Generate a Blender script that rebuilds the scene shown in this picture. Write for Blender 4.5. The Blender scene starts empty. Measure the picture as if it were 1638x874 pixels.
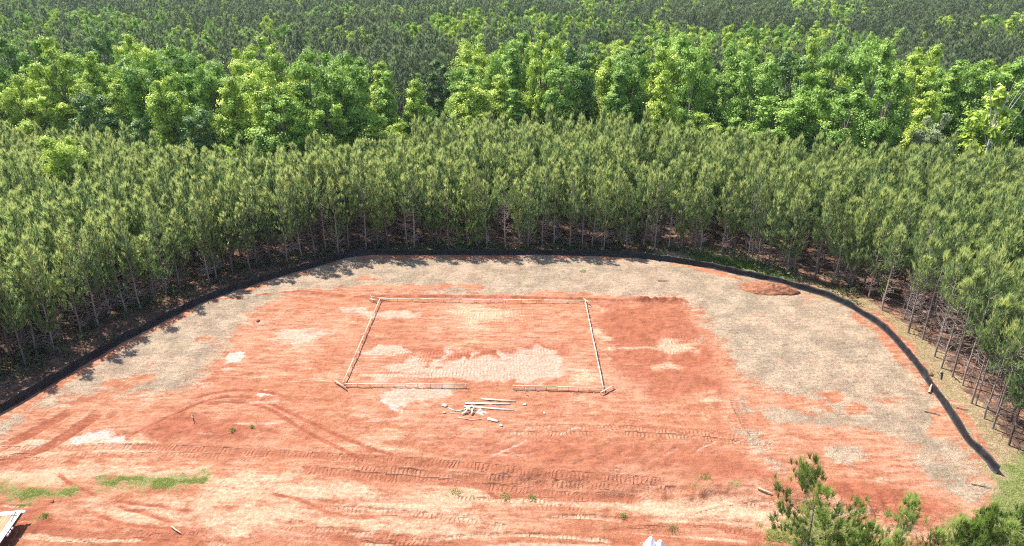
import bpy, math, random
import numpy as np
from mathutils import Vector

R = math.radians
sc = bpy.context.scene
col = sc.collection

# ------------------------------------------------------------------ camera, sky, sun, exposure
CAM_H, PITCH, FPX, PW, PH = 30.0, R(24.1), 1110.0, 1638.0, 874.0
cam_d = bpy.data.cameras.new('camera')
cam = bpy.data.objects.new('camera', cam_d)
col.objects.link(cam)
cam.location = (0, 0, CAM_H)
cam.rotation_euler = (R(90) - PITCH, 0, 0)
cam_d.sensor_width = 36
cam_d.lens = 36 * FPX / PW
cam_d.clip_end = 9000
sc.camera = cam

SUN_AZ = (-0.754, 0.657)          # towards the sun, on the ground
SUN_EL = R(55)
world = bpy.data.worlds.new('World')
sc.world = world
world.use_nodes = True
wn = world.node_tree
bg = wn.nodes['Background']
sky = wn.nodes.new('ShaderNodeTexSky')
sky.sky_type = 'NISHITA'
sky.sun_disc = False
sky.sun_elevation = SUN_EL
sky.sun_rotation = math.atan2(SUN_AZ[0], SUN_AZ[1])
wn.links.new(sky.outputs[0], bg.inputs[0])
bg.inputs[1].default_value = 0.11
sun_d = bpy.data.lights.new('sun', 'SUN')
sun_d.energy = 4.6
sun_d.angle = R(0.5)
sun_d.color = (1.0, 0.95, 0.87)
sun = bpy.data.objects.new('sun', sun_d)
col.objects.link(sun)
sv = Vector((SUN_AZ[0] * math.cos(SUN_EL), SUN_AZ[1] * math.cos(SUN_EL), math.sin(SUN_EL)))
sun.rotation_euler = sv.to_track_quat('Z', 'Y').to_euler()
sc.view_settings.view_transform = 'Standard'
sc.view_settings.look = 'None'
sc.view_settings.gamma = 1
sc.view_settings.exposure = 1.25
try:
    sc.cycles.max_bounces = 6
    sc.cycles.diffuse_bounces = 3
    sc.cycles.filter_width = 1.15
    sc.cycles.sample_clamp_indirect = 2.5
    sc.cycles.use_denoising = False
    sc.cycles.transmission_bounces = 4
    sc.cycles.transparent_max_bounces = 4
except Exception:
    pass

rng = np.random.default_rng(7)
random.seed(7)
CP, SP = math.cos(PITCH), math.sin(PITCH)


def at(px, py, z=0.0):
    """the point of the plane at height z that the photograph shows at a pixel"""
    a = (np.asarray(px, float) - PW / 2) / FPX
    b = (PH / 2 - np.asarray(py, float)) / FPX
    dy = CP + b * SP
    dz = -SP + b * CP
    t = (z - CAM_H) / dz
    return a * t, dy * t


def proj(x, y, z):
    dz = z - CAM_H
    depth = y * CP - dz * SP
    up = y * SP + dz * CP
    return PW / 2 + FPX * x / depth, PH / 2 - FPX * up / depth, depth


# ------------------------------------------------------------------ numpy noise
def _h(ix, iy, s):
    n = (ix.astype(np.int64) * 374761393 + iy.astype(np.int64) * 668265263 + s * 1442695041) & 0x7fffffff
    n = ((n ^ (n >> 13)) * 1274126177) & 0x7fffffff
    return ((n ^ (n >> 16)) & 0xffff) / 65535.0


def vnoise(x, y, s=0):
    ix, iy = np.floor(x), np.floor(y)
    fx, fy = x - ix, y - iy
    fx, fy = fx * fx * (3 - 2 * fx), fy * fy * (3 - 2 * fy)
    a, b = _h(ix, iy, s), _h(ix + 1, iy, s)
    c, d = _h(ix, iy + 1, s), _h(ix + 1, iy + 1, s)
    return (a * (1 - fx) + b * fx) * (1 - fy) + (c * (1 - fx) + d * fx) * fy


def fbm(x, y, s=0, o=4):
    t, amp, n = 0.0, 0.5, 0.0
    for k in range(o):
        t = t + amp * vnoise(x * 2 ** k, y * 2 ** k, s + k * 17)
        n += amp
        amp *= 0.5
    return t / n


def sstep(a, b, v):
    t = np.clip((v - a) / (b - a), 0, 1)
    return t * t * (3 - 2 * t)


# ------------------------------------------------------------------ scene helpers
def mesh_np(name, V, faces, mats=(), midx=None, attrs=None, smooth=False):
    """faces: list of int arrays (n,3)/(n,4); midx: one material index per array"""
    me = bpy.data.meshes.new(name)
    V = np.asarray(V, np.float32)
    me.vertices.add(len(V))
    me.vertices.foreach_set('co', V.ravel())
    faces = [np.asarray(f, np.int32) for f in faces if len(f)]
    lt = np.concatenate([np.full(len(f), f.shape[1], np.int32) for f in faces])
    idx = np.concatenate([f.ravel() for f in faces])
    me.loops.add(len(idx))
    me.loops.foreach_set('vertex_index', idx)
    me.polygons.add(len(lt))
    st = np.concatenate([[0], np.cumsum(lt)[:-1]]).astype(np.int32)
    me.polygons.foreach_set('loop_start', st)
    me.polygons.foreach_set('loop_total', lt)
    if midx is not None:
        mi = np.concatenate([np.full(len(f), m, np.int32) for f, m in zip(faces, midx)])
        me.polygons.foreach_set('material_index', mi)
    if smooth:
        me.polygons.foreach_set('use_smooth', np.ones(len(lt), bool))
    for m in mats:
        me.materials.append(m)
    for k, v in (attrs or {}).items():
        a = me.attributes.new(k, 'FLOAT', 'POINT')
        a.data.foreach_set('value', np.asarray(v, np.float32))
    me.update(calc_edges=True)
    return me


def link(name, data, parent=None, loc=(0, 0, 0), rz=0.0):
    o = bpy.data.objects.new(name, data)
    col.objects.link(o)
    o.location = loc
    o.rotation_euler = (0, 0, rz)
    if parent:
        o.parent = parent
    return o


def tag(o, label=None, cat=None, group=None, kind=None):
    for k, v in (('label', label), ('category', cat), ('group', group), ('kind', kind)):
        if v:
            o[k] = v
    return o


class MB:
    """collects shapes, then links them as one mesh object"""
    def __init__(self):
        self.V, self.F, self.n = [], [], 0

    def add(self, V, F):
        V = np.asarray(V, float)
        self.V.append(V)
        for f in F:
            f = np.asarray(f, int)
            if len(f):
                self.F.append(f + self.n)
        self.n += len(V)
        return self

    def tube(self, P, rad, sides=6, cap=True):
        P = np.asarray(P, float)
        n = len(P)
        rad = np.broadcast_to(np.asarray(rad, float), (n,))
        T = np.gradient(P, axis=0)
        T /= np.linalg.norm(T, axis=1, keepdims=True) + 1e-9
        ref = np.array([0, 0, 1.0]) if abs(T[0, 2]) < 0.8 else np.array([1.0, 0, 0])
        A = np.cross(T, ref)
        A /= np.linalg.norm(A, axis=1, keepdims=True) + 1e-9
        B = np.cross(T, A)
        th = np.arange(sides) * 2 * math.pi / sides
        ring = P[:, None] + rad[:, None, None] * (np.cos(th)[None, :, None] * A[:, None] + np.sin(th)[None, :, None] * B[:, None])
        V = ring.reshape(-1, 3)
        i = np.arange(n - 1)[:, None] * sides
        j = np.arange(sides)[None]
        k = (j + 1) % sides
        F = np.stack([i + j, i + k, i + sides + k, i + sides + j], -1).reshape(-1, 4)
        self.add(V, [F])
        if cap:
            c = len(V)
            self.add(np.vstack([ring[-1], P[-1:]]), [np.stack([j[0], k[0], np.full(sides, sides)], -1)])
        return self

    def board(self, a, b, w, t, roll=0.0, up=(0, 0, 1), bev=0.006):
        """a bevelled plank from a to b, w wide (across), t thick (along up)"""
        a, b = np.asarray(a, float), np.asarray(b, float)
        d = b - a
        d /= np.linalg.norm(d)
        s = np.cross(d, np.asarray(up, float))
        if np.linalg.norm(s) < 1e-3:
            s = np.array([1.0, 0, 0])
        s /= np.linalg.norm(s)
        u = np.cross(s, d)
        c, n_ = math.cos(roll), math.sin(roll)
        s, u = s * c + u * n_, u * c - s * n_
        hw, ht = w / 2, t / 2
        bv = min(bev, ht * 0.5, hw * 0.5)
        prof = [(-hw + bv, -ht), (hw - bv, -ht), (hw, -ht + bv), (hw, ht - bv), (hw - bv, ht), (-hw + bv, ht), (-hw, ht - bv), (-hw, -ht + bv)]
        V = [e + s * p + u * q for e in (a, b) for p, q in prof]
        j = np.arange(8)
        k = (j + 1) % 8
        q = np.stack([j, k, k + 8, j + 8], -1)
        caps = np.array([[0, 1, 2, 7], [2, 3, 6, 7], [3, 4, 5, 6]])
        self.add(V, [q, caps[:, ::-1], caps + 8])
        return self

    def mesh(self, name, mat, smooth=False, attrs=None):
        return mesh_np(name, np.vstack(self.V), self.F, [mat], smooth=smooth, attrs=attrs)

    def build(self, name, mat, parent=None, loc=(0, 0, 0), rz=0.0, smooth=False):
        return link(name, self.mesh(name, mat, smooth), parent, loc, rz)


# ------------------------------------------------------------------ materials
class NT:
    def __init__(self, name):
        self.m = bpy.data.materials.new(name)
        self.m.use_nodes = True
        self.t = self.m.node_tree
        self.t.nodes.clear()
        self.out = self.t.nodes.new('ShaderNodeOutputMaterial')

    def n(self, typ, **kw):
        o = self.t.nodes.new(typ)
        for k, v in kw.items():
            setattr(o, k, v)
        return o

    def l(self, a, b):
        self.t.links.new(a, b)

    def val(self, sock, v):
        if isinstance(v, (int, float)):
            sock.default_value = v
        elif isinstance(v, tuple):
            sock.default_value = v if len(v) == 4 or sock.type == 'VECTOR' else v + (1,)
        else:
            self.l(v, sock)

    def math(self, op, a, b=0.0, c=None, clamp=False):
        o = self.n('ShaderNodeMath', operation=op, use_clamp=clamp)
        self.val(o.inputs[0], a)
        self.val(o.inputs[1], b)
        if c is not None:
            self.val(o.inputs[2], c)
        return o.outputs[0]

    def noise(self, scale, detail=4, rough=0.55, vec=None, dist=0.0):
        o = self.n('ShaderNodeTexNoise')
        o.inputs['Scale'].default_value = scale
        o.inputs['Detail'].default_value = detail
        o.inputs['Roughness'].default_value = rough
        o.inputs['Distortion'].default_value = dist
        if vec is not None:
            self.l(vec, o.inputs['Vector'])
        return o.outputs['Fac']

    def mix(self, f, a, b):
        o = self.n('ShaderNodeMix', data_type='RGBA')
        self.val(o.inputs[0], f)
        self.val(o.inputs[6], a)
        self.val(o.inputs[7], b)
        return o.outputs[2]

    def ss(self, v, lo, hi):
        o = self.n('ShaderNodeMapRange', interpolation_type='SMOOTHSTEP')
        self.val(o.inputs[0], v)
        o.inputs[1].default_value = lo
        o.inputs[2].default_value = hi
        return o.outputs[0]

    def attr(self, name):
        o = self.n('ShaderNodeAttribute', attribute_name=name)
        return o.outputs['Fac']

    def mapped(self, scale=(1, 1, 1), rot=0.0):
        tc = self.n('ShaderNodeTexCoord')
        mp = self.n('ShaderNodeMapping')
        mp.inputs['Scale'].default_value = scale
        mp.inputs['Rotation'].default_value = (0, 0, rot)
        self.l(tc.outputs['Object'], mp.inputs[0])
        return mp.outputs[0]

    def princ(self, color, rough=0.8, spec=0.3, normal=None):
        p = self.n('ShaderNodeBsdfPrincipled')
        self.val(p.inputs['Base Color'], color)
        self.val(p.inputs['Roughness'], rough)
        p.inputs['Specular IOR Level'].default_value = spec
        if normal is not None:
            self.l(normal, p.inputs['Normal'])
        return p

    def bump(self, h, strength=0.5, dist=0.05):
        b = self.n('ShaderNodeBump')
        b.inputs['Strength'].default_value = strength
        b.inputs['Distance'].default_value = dist
        self.l(h, b.inputs['Height'])
        return b.outputs[0]

    def done(self, sh):
        self.l(sh, self.out.inputs['Surface'])
        return self.m


def leaf_material(name, c_lo, c_hi, c_tip, transl=0.35, tcol=None, spec=0.25):
    """c_lo..c_hi from tree to tree, c_tip for new growth (per clump attribute 'tint')"""
    t = NT(name)
    rnd = t.n('ShaderNodeObjectInfo').outputs['Random']
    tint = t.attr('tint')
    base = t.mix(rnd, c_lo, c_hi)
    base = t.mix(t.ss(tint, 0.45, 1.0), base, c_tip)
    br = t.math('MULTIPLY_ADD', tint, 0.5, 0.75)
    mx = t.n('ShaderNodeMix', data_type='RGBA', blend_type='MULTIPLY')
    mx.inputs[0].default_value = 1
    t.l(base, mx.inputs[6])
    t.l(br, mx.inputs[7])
    p = t.princ(mx.outputs[2], 0.55, spec)
    tr = t.n('ShaderNodeBsdfTranslucent')
    if tcol is None:
        t.l(mx.outputs[2], tr.inputs[0])
    else:
        m2 = t.n('ShaderNodeMix', data_type='RGBA', blend_type='MULTIPLY')
        m2.inputs[0].default_value = 1
        t.l(mx.outputs[2], m2.inputs[6])
        m2.inputs[7].default_value = tcol + (1,)
        t.l(m2.outputs[2], tr.inputs[0])
    ms = t.n('ShaderNodeMixShader')
    ms.inputs[0].default_value = transl
    t.l(p.outputs[0], ms.inputs[1])
    t.l(tr.outputs[0], ms.inputs[2])
    return t.done(ms.outputs[0])


def bark_material(name, a, b):
    t = NT(name)
    f = t.noise(6, 5, 0.6, t.mapped((1, 1, 0.3)))
    rnd = t.n('ShaderNodeObjectInfo').outputs['Random']
    c = t.mix(t.ss(t.math('ADD', f, t.math('MULTIPLY', rnd, 0.3)), 0.35, 0.85), a, b)
    return t.done(t.princ(c, 0.9, 0.15, t.bump(f, 0.6, 0.03)).outputs[0])


def wood_material(name, a, b, scale=3.0):
    t = NT(name)
    f = t.noise(scale, 5, 0.6, t.mapped((1, 1, 1)))
    rnd = t.n('ShaderNodeObjectInfo').outputs['Random']
    c = t.mix(t.math('ADD', t.math('MULTIPLY', f, 0.7), t.math('MULTIPLY', rnd, 0.3), clamp=True), a, b)
    return t.done(t.princ(c, 0.75, 0.2).outputs[0])


M_PINE = leaf_material('pine_needles', (0.160, 0.262, 0.108), (0.238, 0.335, 0.115), (0.47, 0.51, 0.175), 0.45)
M_PINE_EDGE = leaf_material('pine_needles_pale', (0.22, 0.33, 0.10), (0.25, 0.35, 0.10), (0.40, 0.48, 0.14), 0.48)
M_PINE_NEAR = leaf_material('pine_needles_fresh', (0.06, 0.135, 0.03), (0.10, 0.18, 0.035), (0.22, 0.31, 0.06), 0.38)
M_FARPINE = leaf_material('tall_pine_needles', (0.095, 0.145, 0.095), (0.160, 0.210, 0.115), (0.25, 0.30, 0.14), 0.40)
M_LEAF = {
    'bright': leaf_material('spring_leaves_bright', (0.33, 0.47, 0.075), (0.44, 0.56, 0.085), (0.62, 0.70, 0.15), 0.30),
    'mid': leaf_material('spring_leaves_green', (0.20, 0.35, 0.068), (0.28, 0.44, 0.078), (0.44, 0.57, 0.13), 0.28),
    'dark': leaf_material('spring_leaves_dark', (0.105, 0.20, 0.060), (0.15, 0.255, 0.070), (0.25, 0.36, 0.11), 0.26),
    'pale': leaf_material('silvery_leaves', (0.36, 0.42, 0.22), (0.42, 0.48, 0.26), (0.56, 0.62, 0.36), 0.38),
}
M_BARK = bark_material('pine_bark', (0.075, 0.055, 0.045), (0.20, 0.165, 0.145))
M_TWIG = bark_material('dead_twigs', (0.19, 0.145, 0.125), (0.35, 0.285, 0.255))
M_HBARK = bark_material('grey_bark', (0.10, 0.085, 0.07), (0.26, 0.235, 0.20))
M_WBARK = bark_material('bleached_bark', (0.45, 0.42, 0.37), (0.62, 0.59, 0.54))
M_LUMBER = wood_material('fresh_lumber', (0.36, 0.26, 0.18), (0.54, 0.43, 0.32), 2.5)
M_PALEWOOD = wood_material('pale_lumber', (0.44, 0.36, 0.29), (0.62, 0.54, 0.46), 2.5)
M_STAKE = wood_material('stake_wood', (0.40, 0.27, 0.17), (0.62, 0.46, 0.31), 5)
M_DRY = wood_material('dry_branch', (0.20, 0.13, 0.09), (0.42, 0.32, 0.23), 4)

# ------------------------------------------------------------------ lines read from the photograph
FENCE_PX = [(-90, 716), (0, 662), (60, 629), (110, 600), (160, 569), (205, 544), (250, 520), (316, 488), (376, 465.5), (447, 443),
            (513, 425), (560, 411.5), (600, 408), (654, 409.7), (736, 409), (790, 409), (870, 407.8), (958, 410), (1016, 412.5),
            (1055, 418), (1114, 426), (1155, 434), (1199, 444), (1232, 450), (1261, 459), (1292, 468), (1320, 477), (1356, 492), (1380, 507),
            (1400, 519), (1426, 541), (1462, 583), (1480, 609), (1507, 647), (1543, 707), (1565, 727), (1594, 759)]
fx, fy = at(*np.array(FENCE_PX).T)
FENCE = np.stack([fx, fy], -1)


def resample(P, step):
    P = np.asarray(P, float)
    for _ in range(3):      # corner cutting
        Q = np.empty((2 * len(P), P.shape[1]))
        Q[0], Q[-1] = P[0], P[-1]
        Q[1:-1:2] = 0.75 * P[:-1] + 0.25 * P[1:]
        Q[2:-1:2] = 0.25 * P[:-1] + 0.75 * P[1:]
        P = Q
    d = np.concatenate([[0], np.cumsum(np.linalg.norm(np.diff(P, axis=0), axis=1))])
    keep = np.concatenate([[True], np.diff(d) > 1e-6])
    P, d = P[keep], d[keep]
    s = np.linspace(0, d[-1], max(2, int(round(d[-1] / step)) + 1))
    return np.stack([np.interp(s, d, P[:, k]) for k in range(P.shape[1])], -1)


FENCE_S = resample(FENCE, 0.3)

# ------------------------------------------------------------------ the ground: one sheet
DX = 0.11


def axis(lo, hi, far_lo, far_hi):
    core = np.arange(lo, hi + 1e-6, DX)
    def out(start, end):
        v, st = [], DX
        p = start
        while p < end:
            st *= 1.17
            p += min(st, 160)
            v.append(p)
        return np.array(v)
    return np.concatenate([-out(-lo, -far_lo)[::-1], core, out(hi, far_hi)])


gx = axis(-48, 42, -3000, 3000)
gy = axis(25.5, 78, -400, 5000)
GX, GY = np.meshgrid(gx, gy)
X, Y = GX.ravel(), GY.ravel()
N = len(X)
wx = X + (fbm(X * 0.7, Y * 0.7, 3) - 0.5) * 2.2
wy = Y + (fbm(X * 0.7, Y * 0.7, 9) - 0.5) * 2.2


def poly_sd(P, x, y):
    """signed distance to a polygon, positive inside"""
    P = np.asarray(P, float)
    d2 = np.full(len(x), 1e18)
    ins = np.zeros(len(x), bool)
    for (x0, y0), (x1, y1) in zip(P, np.roll(P, -1, 0)):
        ex, ey = x1 - x0, y1 - y0
        t = np.clip(((x - x0) * ex + (y - y0) * ey) / (ex * ex + ey * ey + 1e-12), 0, 1)
        d2 = np.minimum(d2, (x - x0 - t * ex) ** 2 + (y - y0 - t * ey) ** 2)
        c = ((y0 > y) != (y1 > y)) & (x < (x1 - x0) * (y - y0) / (y1 - y0 + 1e-12) + x0)
        ins ^= c
    d = np.sqrt(d2)
    return np.where(ins, d, -d)


def mask_px(px, w=0.8, z=0.0, warp=True, amp=1.0):
    P = np.stack(at(*np.array(px, float).T, z=z), -1)
    m = np.zeros(N)
    lo, hi = P.min(0) - 4, P.max(0) + 4
    s = np.where((X > lo[0]) & (X < hi[0]) & (Y > lo[1]) & (Y < hi[1]))[0]
    xx, yy = (wx[s], wy[s]) if warp else (X[s], Y[s])
    m[s] = np.clip(0.5 + poly_sd(P, xx, yy) / (2 * w), 0, 1) * amp
    return m


def blob_px(cx, cy, rx, ry, w=0.6, z=0.0, amp=1.0, k=9):
    th = np.arange(k) * 2 * math.pi / k
    rr = 0.75 + 0.5 * rng.random(k)
    return mask_px(np.stack([cx + rx * np.cos(th) * rr, cy + ry * np.sin(th) * rr], -1), w, z, True, amp)


def stroke(P, width, soft=0.1):
    """mask across and arc length along a line of ground points"""
    P = np.asarray(P, float)
    lo, hi = P.min(0) - width - 1, P.max(0) + width + 1
    s = np.where((X > lo[0]) & (X < hi[0]) & (Y > lo[1]) & (Y < hi[1]))[0]
    x, y = X[s] + (wx[s] - X[s]) * 0.06, Y[s] + (wy[s] - Y[s]) * 0.06
    best = np.full(len(s), 1e9)
    u = np.zeros(len(s))
    L = 0.0
    for (x0, y0), (x1, y1) in zip(P[:-1], P[1:]):
        ex, ey = x1 - x0, y1 - y0
        ln = math.hypot(ex, ey) + 1e-9
        t = ((x - x0) * ex + (y - y0) * ey) / (ln * ln)
        tc = np.clip(t, 0, 1)
        d = np.hypot(x - x0 - tc * ex, y - y0 - tc * ey)
        b = d < best
        best[b] = d[b]
        u[b] = L + tc[b] * ln
        L += ln
    m = np.clip((width / 2 - best) / soft + 0.5, 0, 1)
    m *= np.clip(u / 0.8, 0, 1) * np.clip((L - u) / 0.8, 0, 1)
    return s, m, u, best


def px_line(pts, z=0.0):
    return np.stack(at(*np.array(pts, float).T, z=z), -1)


A = {k: np.zeros(N) for k in ('straw', 'sand', 'pink', 'dark', 'grass', 'litter', 'track', 'tu', 'white', 'lawn', 'deep')}
Z = np.zeros(N)


def put(k, m):
    A[k] = np.maximum(A[k], m)


def cut(k, m):
    A[k] = A[k] * (1 - m)


# --- straw mulch ring between the fence and the graded clay
fl = [(a, b) for a, b in FENCE_PX]
inner = [(1560, 778), (1490, 752), (1450, 722), (1400, 690), (1330, 676), (1262, 650), (1212, 622), (1176, 604), (1156, 560), (1138, 515), (1108, 489),
         (1092, 477), (936, 471), (860, 474), (760, 473), (690, 471), (600, 466), (497, 465), (452, 474), (418, 500), (384, 525), (352, 556),
         (335, 592), (302, 628), (240, 640), (180, 632), (100, 645), (40, 668), (-60, 730)]
put('straw', mask_px(fl + inner, 2.4))
for p in ([(1200, 640), (1330, 640), (1440, 676), (1440, 694), (1340, 688), (1215, 668)],
          [(1178, 682), (1214, 686), (1252, 735), (1264, 762), (1238, 752), (1200, 706)],
          [(1312, 710), (1352, 704), (1388, 730), (1372, 748), (1330, 742)],
          [(1400, 760), (1436, 764), (1420, 776), (1392, 768)],
          [(1462, 716), (1560, 766), (1600, 790), (1540, 800), (1490, 772), (1450, 738)],
          [(1180, 636), (1212, 642), (1206, 660), (1176, 656)]):
    put('straw', mask_px(p, 0.8, amp=0.85))
for cx, cy, rx, ry, a in ((580, 447, 26, 5, .8), (640, 461, 70, 6, .9), (735, 458, 38, 5, .9), (660, 438, 12, 2.5, .6), (715, 439, 10, 2, .5), (905, 473, 55, 4, .8),
                          (840, 447, 16, 2, .4), (1330, 630, 26, 9, .8), (1255, 640, 40, 12, .7), (1365, 652, 22, 10, .8), (1300, 652, 24, 8, .7), (1420, 640, 28, 7, .5),
                          (1380, 600, 20, 5, .4), (1210, 505, 22, 8, .5), (1230, 515, 12, 4, .6), (1500, 690, 20, 14, .6), (1330, 560, 14, 4, .4),
                          (225, 605, 22, 7, .7), (190, 615, 26, 6, .7), (180, 570, 14, 4, .5), (250, 580, 16, 6, .5), (330, 545, 18, 6, .6), (395, 505, 16, 5, .6),
                          (545, 466, 55, 4, 1), (455, 490, 30, 7, 1), (1150, 590, 16, 20, .6), (60, 660, 30, 10, .6), (1290, 480, 20, 5, .4)):
    cut('straw', blob_px(cx, cy, rx, ry, 0.5, amp=a))
cut('straw', mask_px([(1180, 590), (1450, 600), (1590, 750), (1560, 800), (1200, 770)], 2.0, amp=0.22))
cut('straw', mask_px([(60, 690), (90, 590), (300, 560), (350, 600), (250, 680)], 2.0, amp=0.2))
# straw feathering out over the clay on the left
for cx, cy, rx, ry, a in ((330, 610, 30, 18, .55), (300, 640, 26, 8, .45), (420, 520, 30, 12, .45), (1120, 540, 20, 14, .5), (1180, 575, 20, 20, .5)):
    put('straw', blob_px(cx, cy, rx, ry, 1.2, amp=a))

# --- pale sandy bands of the track in front, and pale patches
for p, w, a in (([(-120, 742), (60, 752), (200, 754), (340, 764), (480, 756), (470, 775), (340, 783), (180, 772), (0, 778), (-120, 780)], 0.8, 1.0),
                ([(330, 776), (520, 770), (620, 786), (760, 776), (820, 800), (640, 822), (470, 812), (330, 802)], 0.9, .8),
                ([(-120, 700), (40, 706), (200, 700), (330, 735), (120, 745), (-120, 740)], 1.0, .75),
                ([(990, 790), (1100, 788), (1260, 812), (1400, 828), (1500, 848), (1420, 860), (1250, 838), (1080, 828), (960, 812)], 0.9, .95),
                ([(100, 810), (300, 800), (560, 820), (800, 812), (820, 850), (500, 874), (200, 850)], 1.4, .66),
                ([(560, 700), (640, 690), (700, 740), (600, 730), (520, 740), (440, 735)], 1.0, .45),
                ([(1340, 800), (1400, 812), (1380, 826), (1300, 820)], 0.8, .8)):
    put('sand', mask_px(p, w, -0.2, amp=a))
for cx, cy, rx, ry, a in ((770, 500, 55, 14, .62), (760, 520, 22, 12, .7), (800, 508, 45, 6, .5), (745, 545, 14, 14, .6), (900, 502, 25, 6, .6), (965, 535, 10, 12, .85),
                          (975, 560, 8, 12, .8), (955, 494, 14, 5, .6), (1085, 555, 30, 14, .8), (1070, 587, 16, 9, .75), (940, 600, 22, 14, .7), (1135, 640, 22, 12, .6),
                          (475, 555, 40, 9, .4), (560, 585, 18, 5, .5), (600, 535, 22, 4, .5), (770, 690, 60, 8, .35), (970, 690, 60, 10, .45), (520, 605, 40, 10, .35),
                          (1150, 668, 30, 10, .4), (430, 600, 30, 8, .4), (655, 568, 30, 5, .3), (1010, 610, 60, 8, .3), (925, 637, 22, 4, .55), (420, 690, 30, 7, .35)):
    put('sand', blob_px(cx, cy, rx, ry, 0.7, amp=a))
for p, w, a in (([(588, 567), (605, 551), (641, 558), (660, 566), (638, 569)], 0.45, .95),
                ([(626, 584), (644, 581), (661, 569), (679, 575), (685, 587), (708, 584), (731, 575), (749, 572), (793, 570), (814, 578), (817, 614), (764, 611), (720, 605), (676, 608), (588, 611), (632, 599)], 0.5, .85),
                ([(690, 586), (716, 562), (728, 556), (712, 578), (700, 592)], 0.3, .8), ([(740, 580), (758, 560), (766, 562), (752, 584)], 0.3, .8),
                ([(796, 561), (837, 564), (863, 576), (902, 572), (907, 587), (896, 602), (837, 613), (816, 608)], 0.6, .8),
                ([(591, 637), (611, 625), (632, 617), (667, 615), (690, 622), (731, 619), (743, 628), (720, 634), (696, 637), (685, 655), (661, 649), (644, 666), (632, 666), (641, 652), (608, 649)], 0.45, .85),
                ([(575, 498), (640, 496), (684, 502), (650, 508), (560, 505)], 0.6, .85),
                ([(540, 492), (580, 488), (610, 500), (560, 504)], 0.7, .7),
                ([(450, 528), (490, 520), (530, 530), (510, 552), (470, 556), (440, 545)], 1.0, .8),
                ([(560, 560), (620, 560), (640, 566), (590, 572)], 0.6, .7),
                ([(800, 560), (860, 555), (905, 570), (890, 590), (830, 585)], 0.7, .75)):
    put('pink', mask_px(p, w, amp=a))
for cx, cy, rx, ry, a in ((480, 585, 34, 7, .5), (400, 540, 22, 8, .4), (560, 660, 30, 6, .5), (300, 735, 60, 6, .4), (870, 690, 40, 8, .4), (900, 720, 50, 8, .35),
                          (330, 690, 40, 8, .4), (450, 650, 40, 7, .4), (660, 700, 60, 8, .4), (760, 600, 60, 9, .5), (240, 700, 30, 6, .5)):
    put('pink', blob_px(cx, cy, rx, ry, 0.8, amp=a))
put('white', mask_px([(357, 577), (368, 563), (386, 564), (398, 572), (376, 586), (358, 585)], 0.35))
put('white', mask_px([(470, 533), (490, 526), (505, 533), (488, 543)], 0.8, amp=.6))
put('white', mask_px([(104, 700), (136, 690), (200, 694), (190, 710), (120, 712)], 0.7, amp=.9))
put('white', mask_px([(36, 712), (84, 700), (90, 706), (48, 716)], 0.5, amp=.8))
put('white', blob_px(420, 632, 12, 2.5, .3, amp=.9))
put('white', mask_px([(595, 641), (614, 632), (632, 646), (648, 664), (620, 655)], 0.5, amp=.7))
# --- deeper red, damp soil
for p, w, a in (([(945, 484), (1096, 486), (1132, 520), (1150, 600), (1180, 640), (1060, 640), (985, 620), (960, 560)], 1.2, .62),
                ([(620, 560), (660, 552), (760, 560), (860, 545), (910, 565), (800, 575), (700, 575)], 0.8, .7),
                ([(700, 705), (850, 690), (1000, 700), (1200, 710), (1258, 765), (1200, 782), (1060, 768), (900, 752), (760, 742)], 1.4, .6),
                ([(190, 690), (330, 655), (420, 670), (460, 700), (330, 712), (230, 710)], 1.0, .65),
                ([(560, 520), (620, 515), (720, 545), (600, 560)], 1.0, .4),
                ([(1340, 770), (1460, 790), (1520, 812), (1480, 840), (1400, 812), (1330, 798)], 0.9, .8),
                ([(300, 590), (420, 590), (400, 640), (320, 640)], 1.5, .4),
                ([(0, 810), (120, 805), (110, 870), (-40, 880)], 1.0, .75),
                ([(150, 850), (420, 828), (900, 845), (1240, 850), (1240, 900), (100, 900)], 1.2, .6),
                ([(1250, 715), (1340, 690), (1480, 725), (1420, 760), (1300, 770)], 1.5, .35)):
    put('dark', mask_px(p, w, amp=a))
# --- low green cover
for p, w, a in (([(-60, 776), (90, 770), (120, 784), (118, 800), (40, 804), (-60, 800)], 0.9, .85),
                ([(150, 772), (215, 765), (335, 766), (340, 774), (280, 790), (220, 796), (160, 790)], 0.9, .85)):
    put('lawn', mask_px(p, w, -0.1, amp=a))
for cx, cy, rx, ry, a in ((72, 826, 18, 6, .55), (730, 788, 10, 5, .5), (808, 795, 10, 6, .55), (850, 795, 7, 4, .5), (1128, 764, 14, 5, .6), (1180, 776, 18, 5, .5), (975, 823, 14, 4, .45),
                          (290, 552, 22, 4, .45), (380, 545, 10, 3, .3), (785, 435, 30, 3, .3), (933, 434, 5, 2.5, .5), (1090, 428, 18, 3, .4), (905, 428, 12, 2, .3), (715, 414, 20, 2, .35),
                          (1540, 760, 20, 10, .45), (1580, 770, 14, 8, .5), (1050, 826, 12, 5, .4), (1085, 850, 12, 5, .4), (1100, 870, 10, 4, .4)):
    put('lawn', blob_px(cx, cy, rx, ry, 0.6, amp=a))
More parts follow.
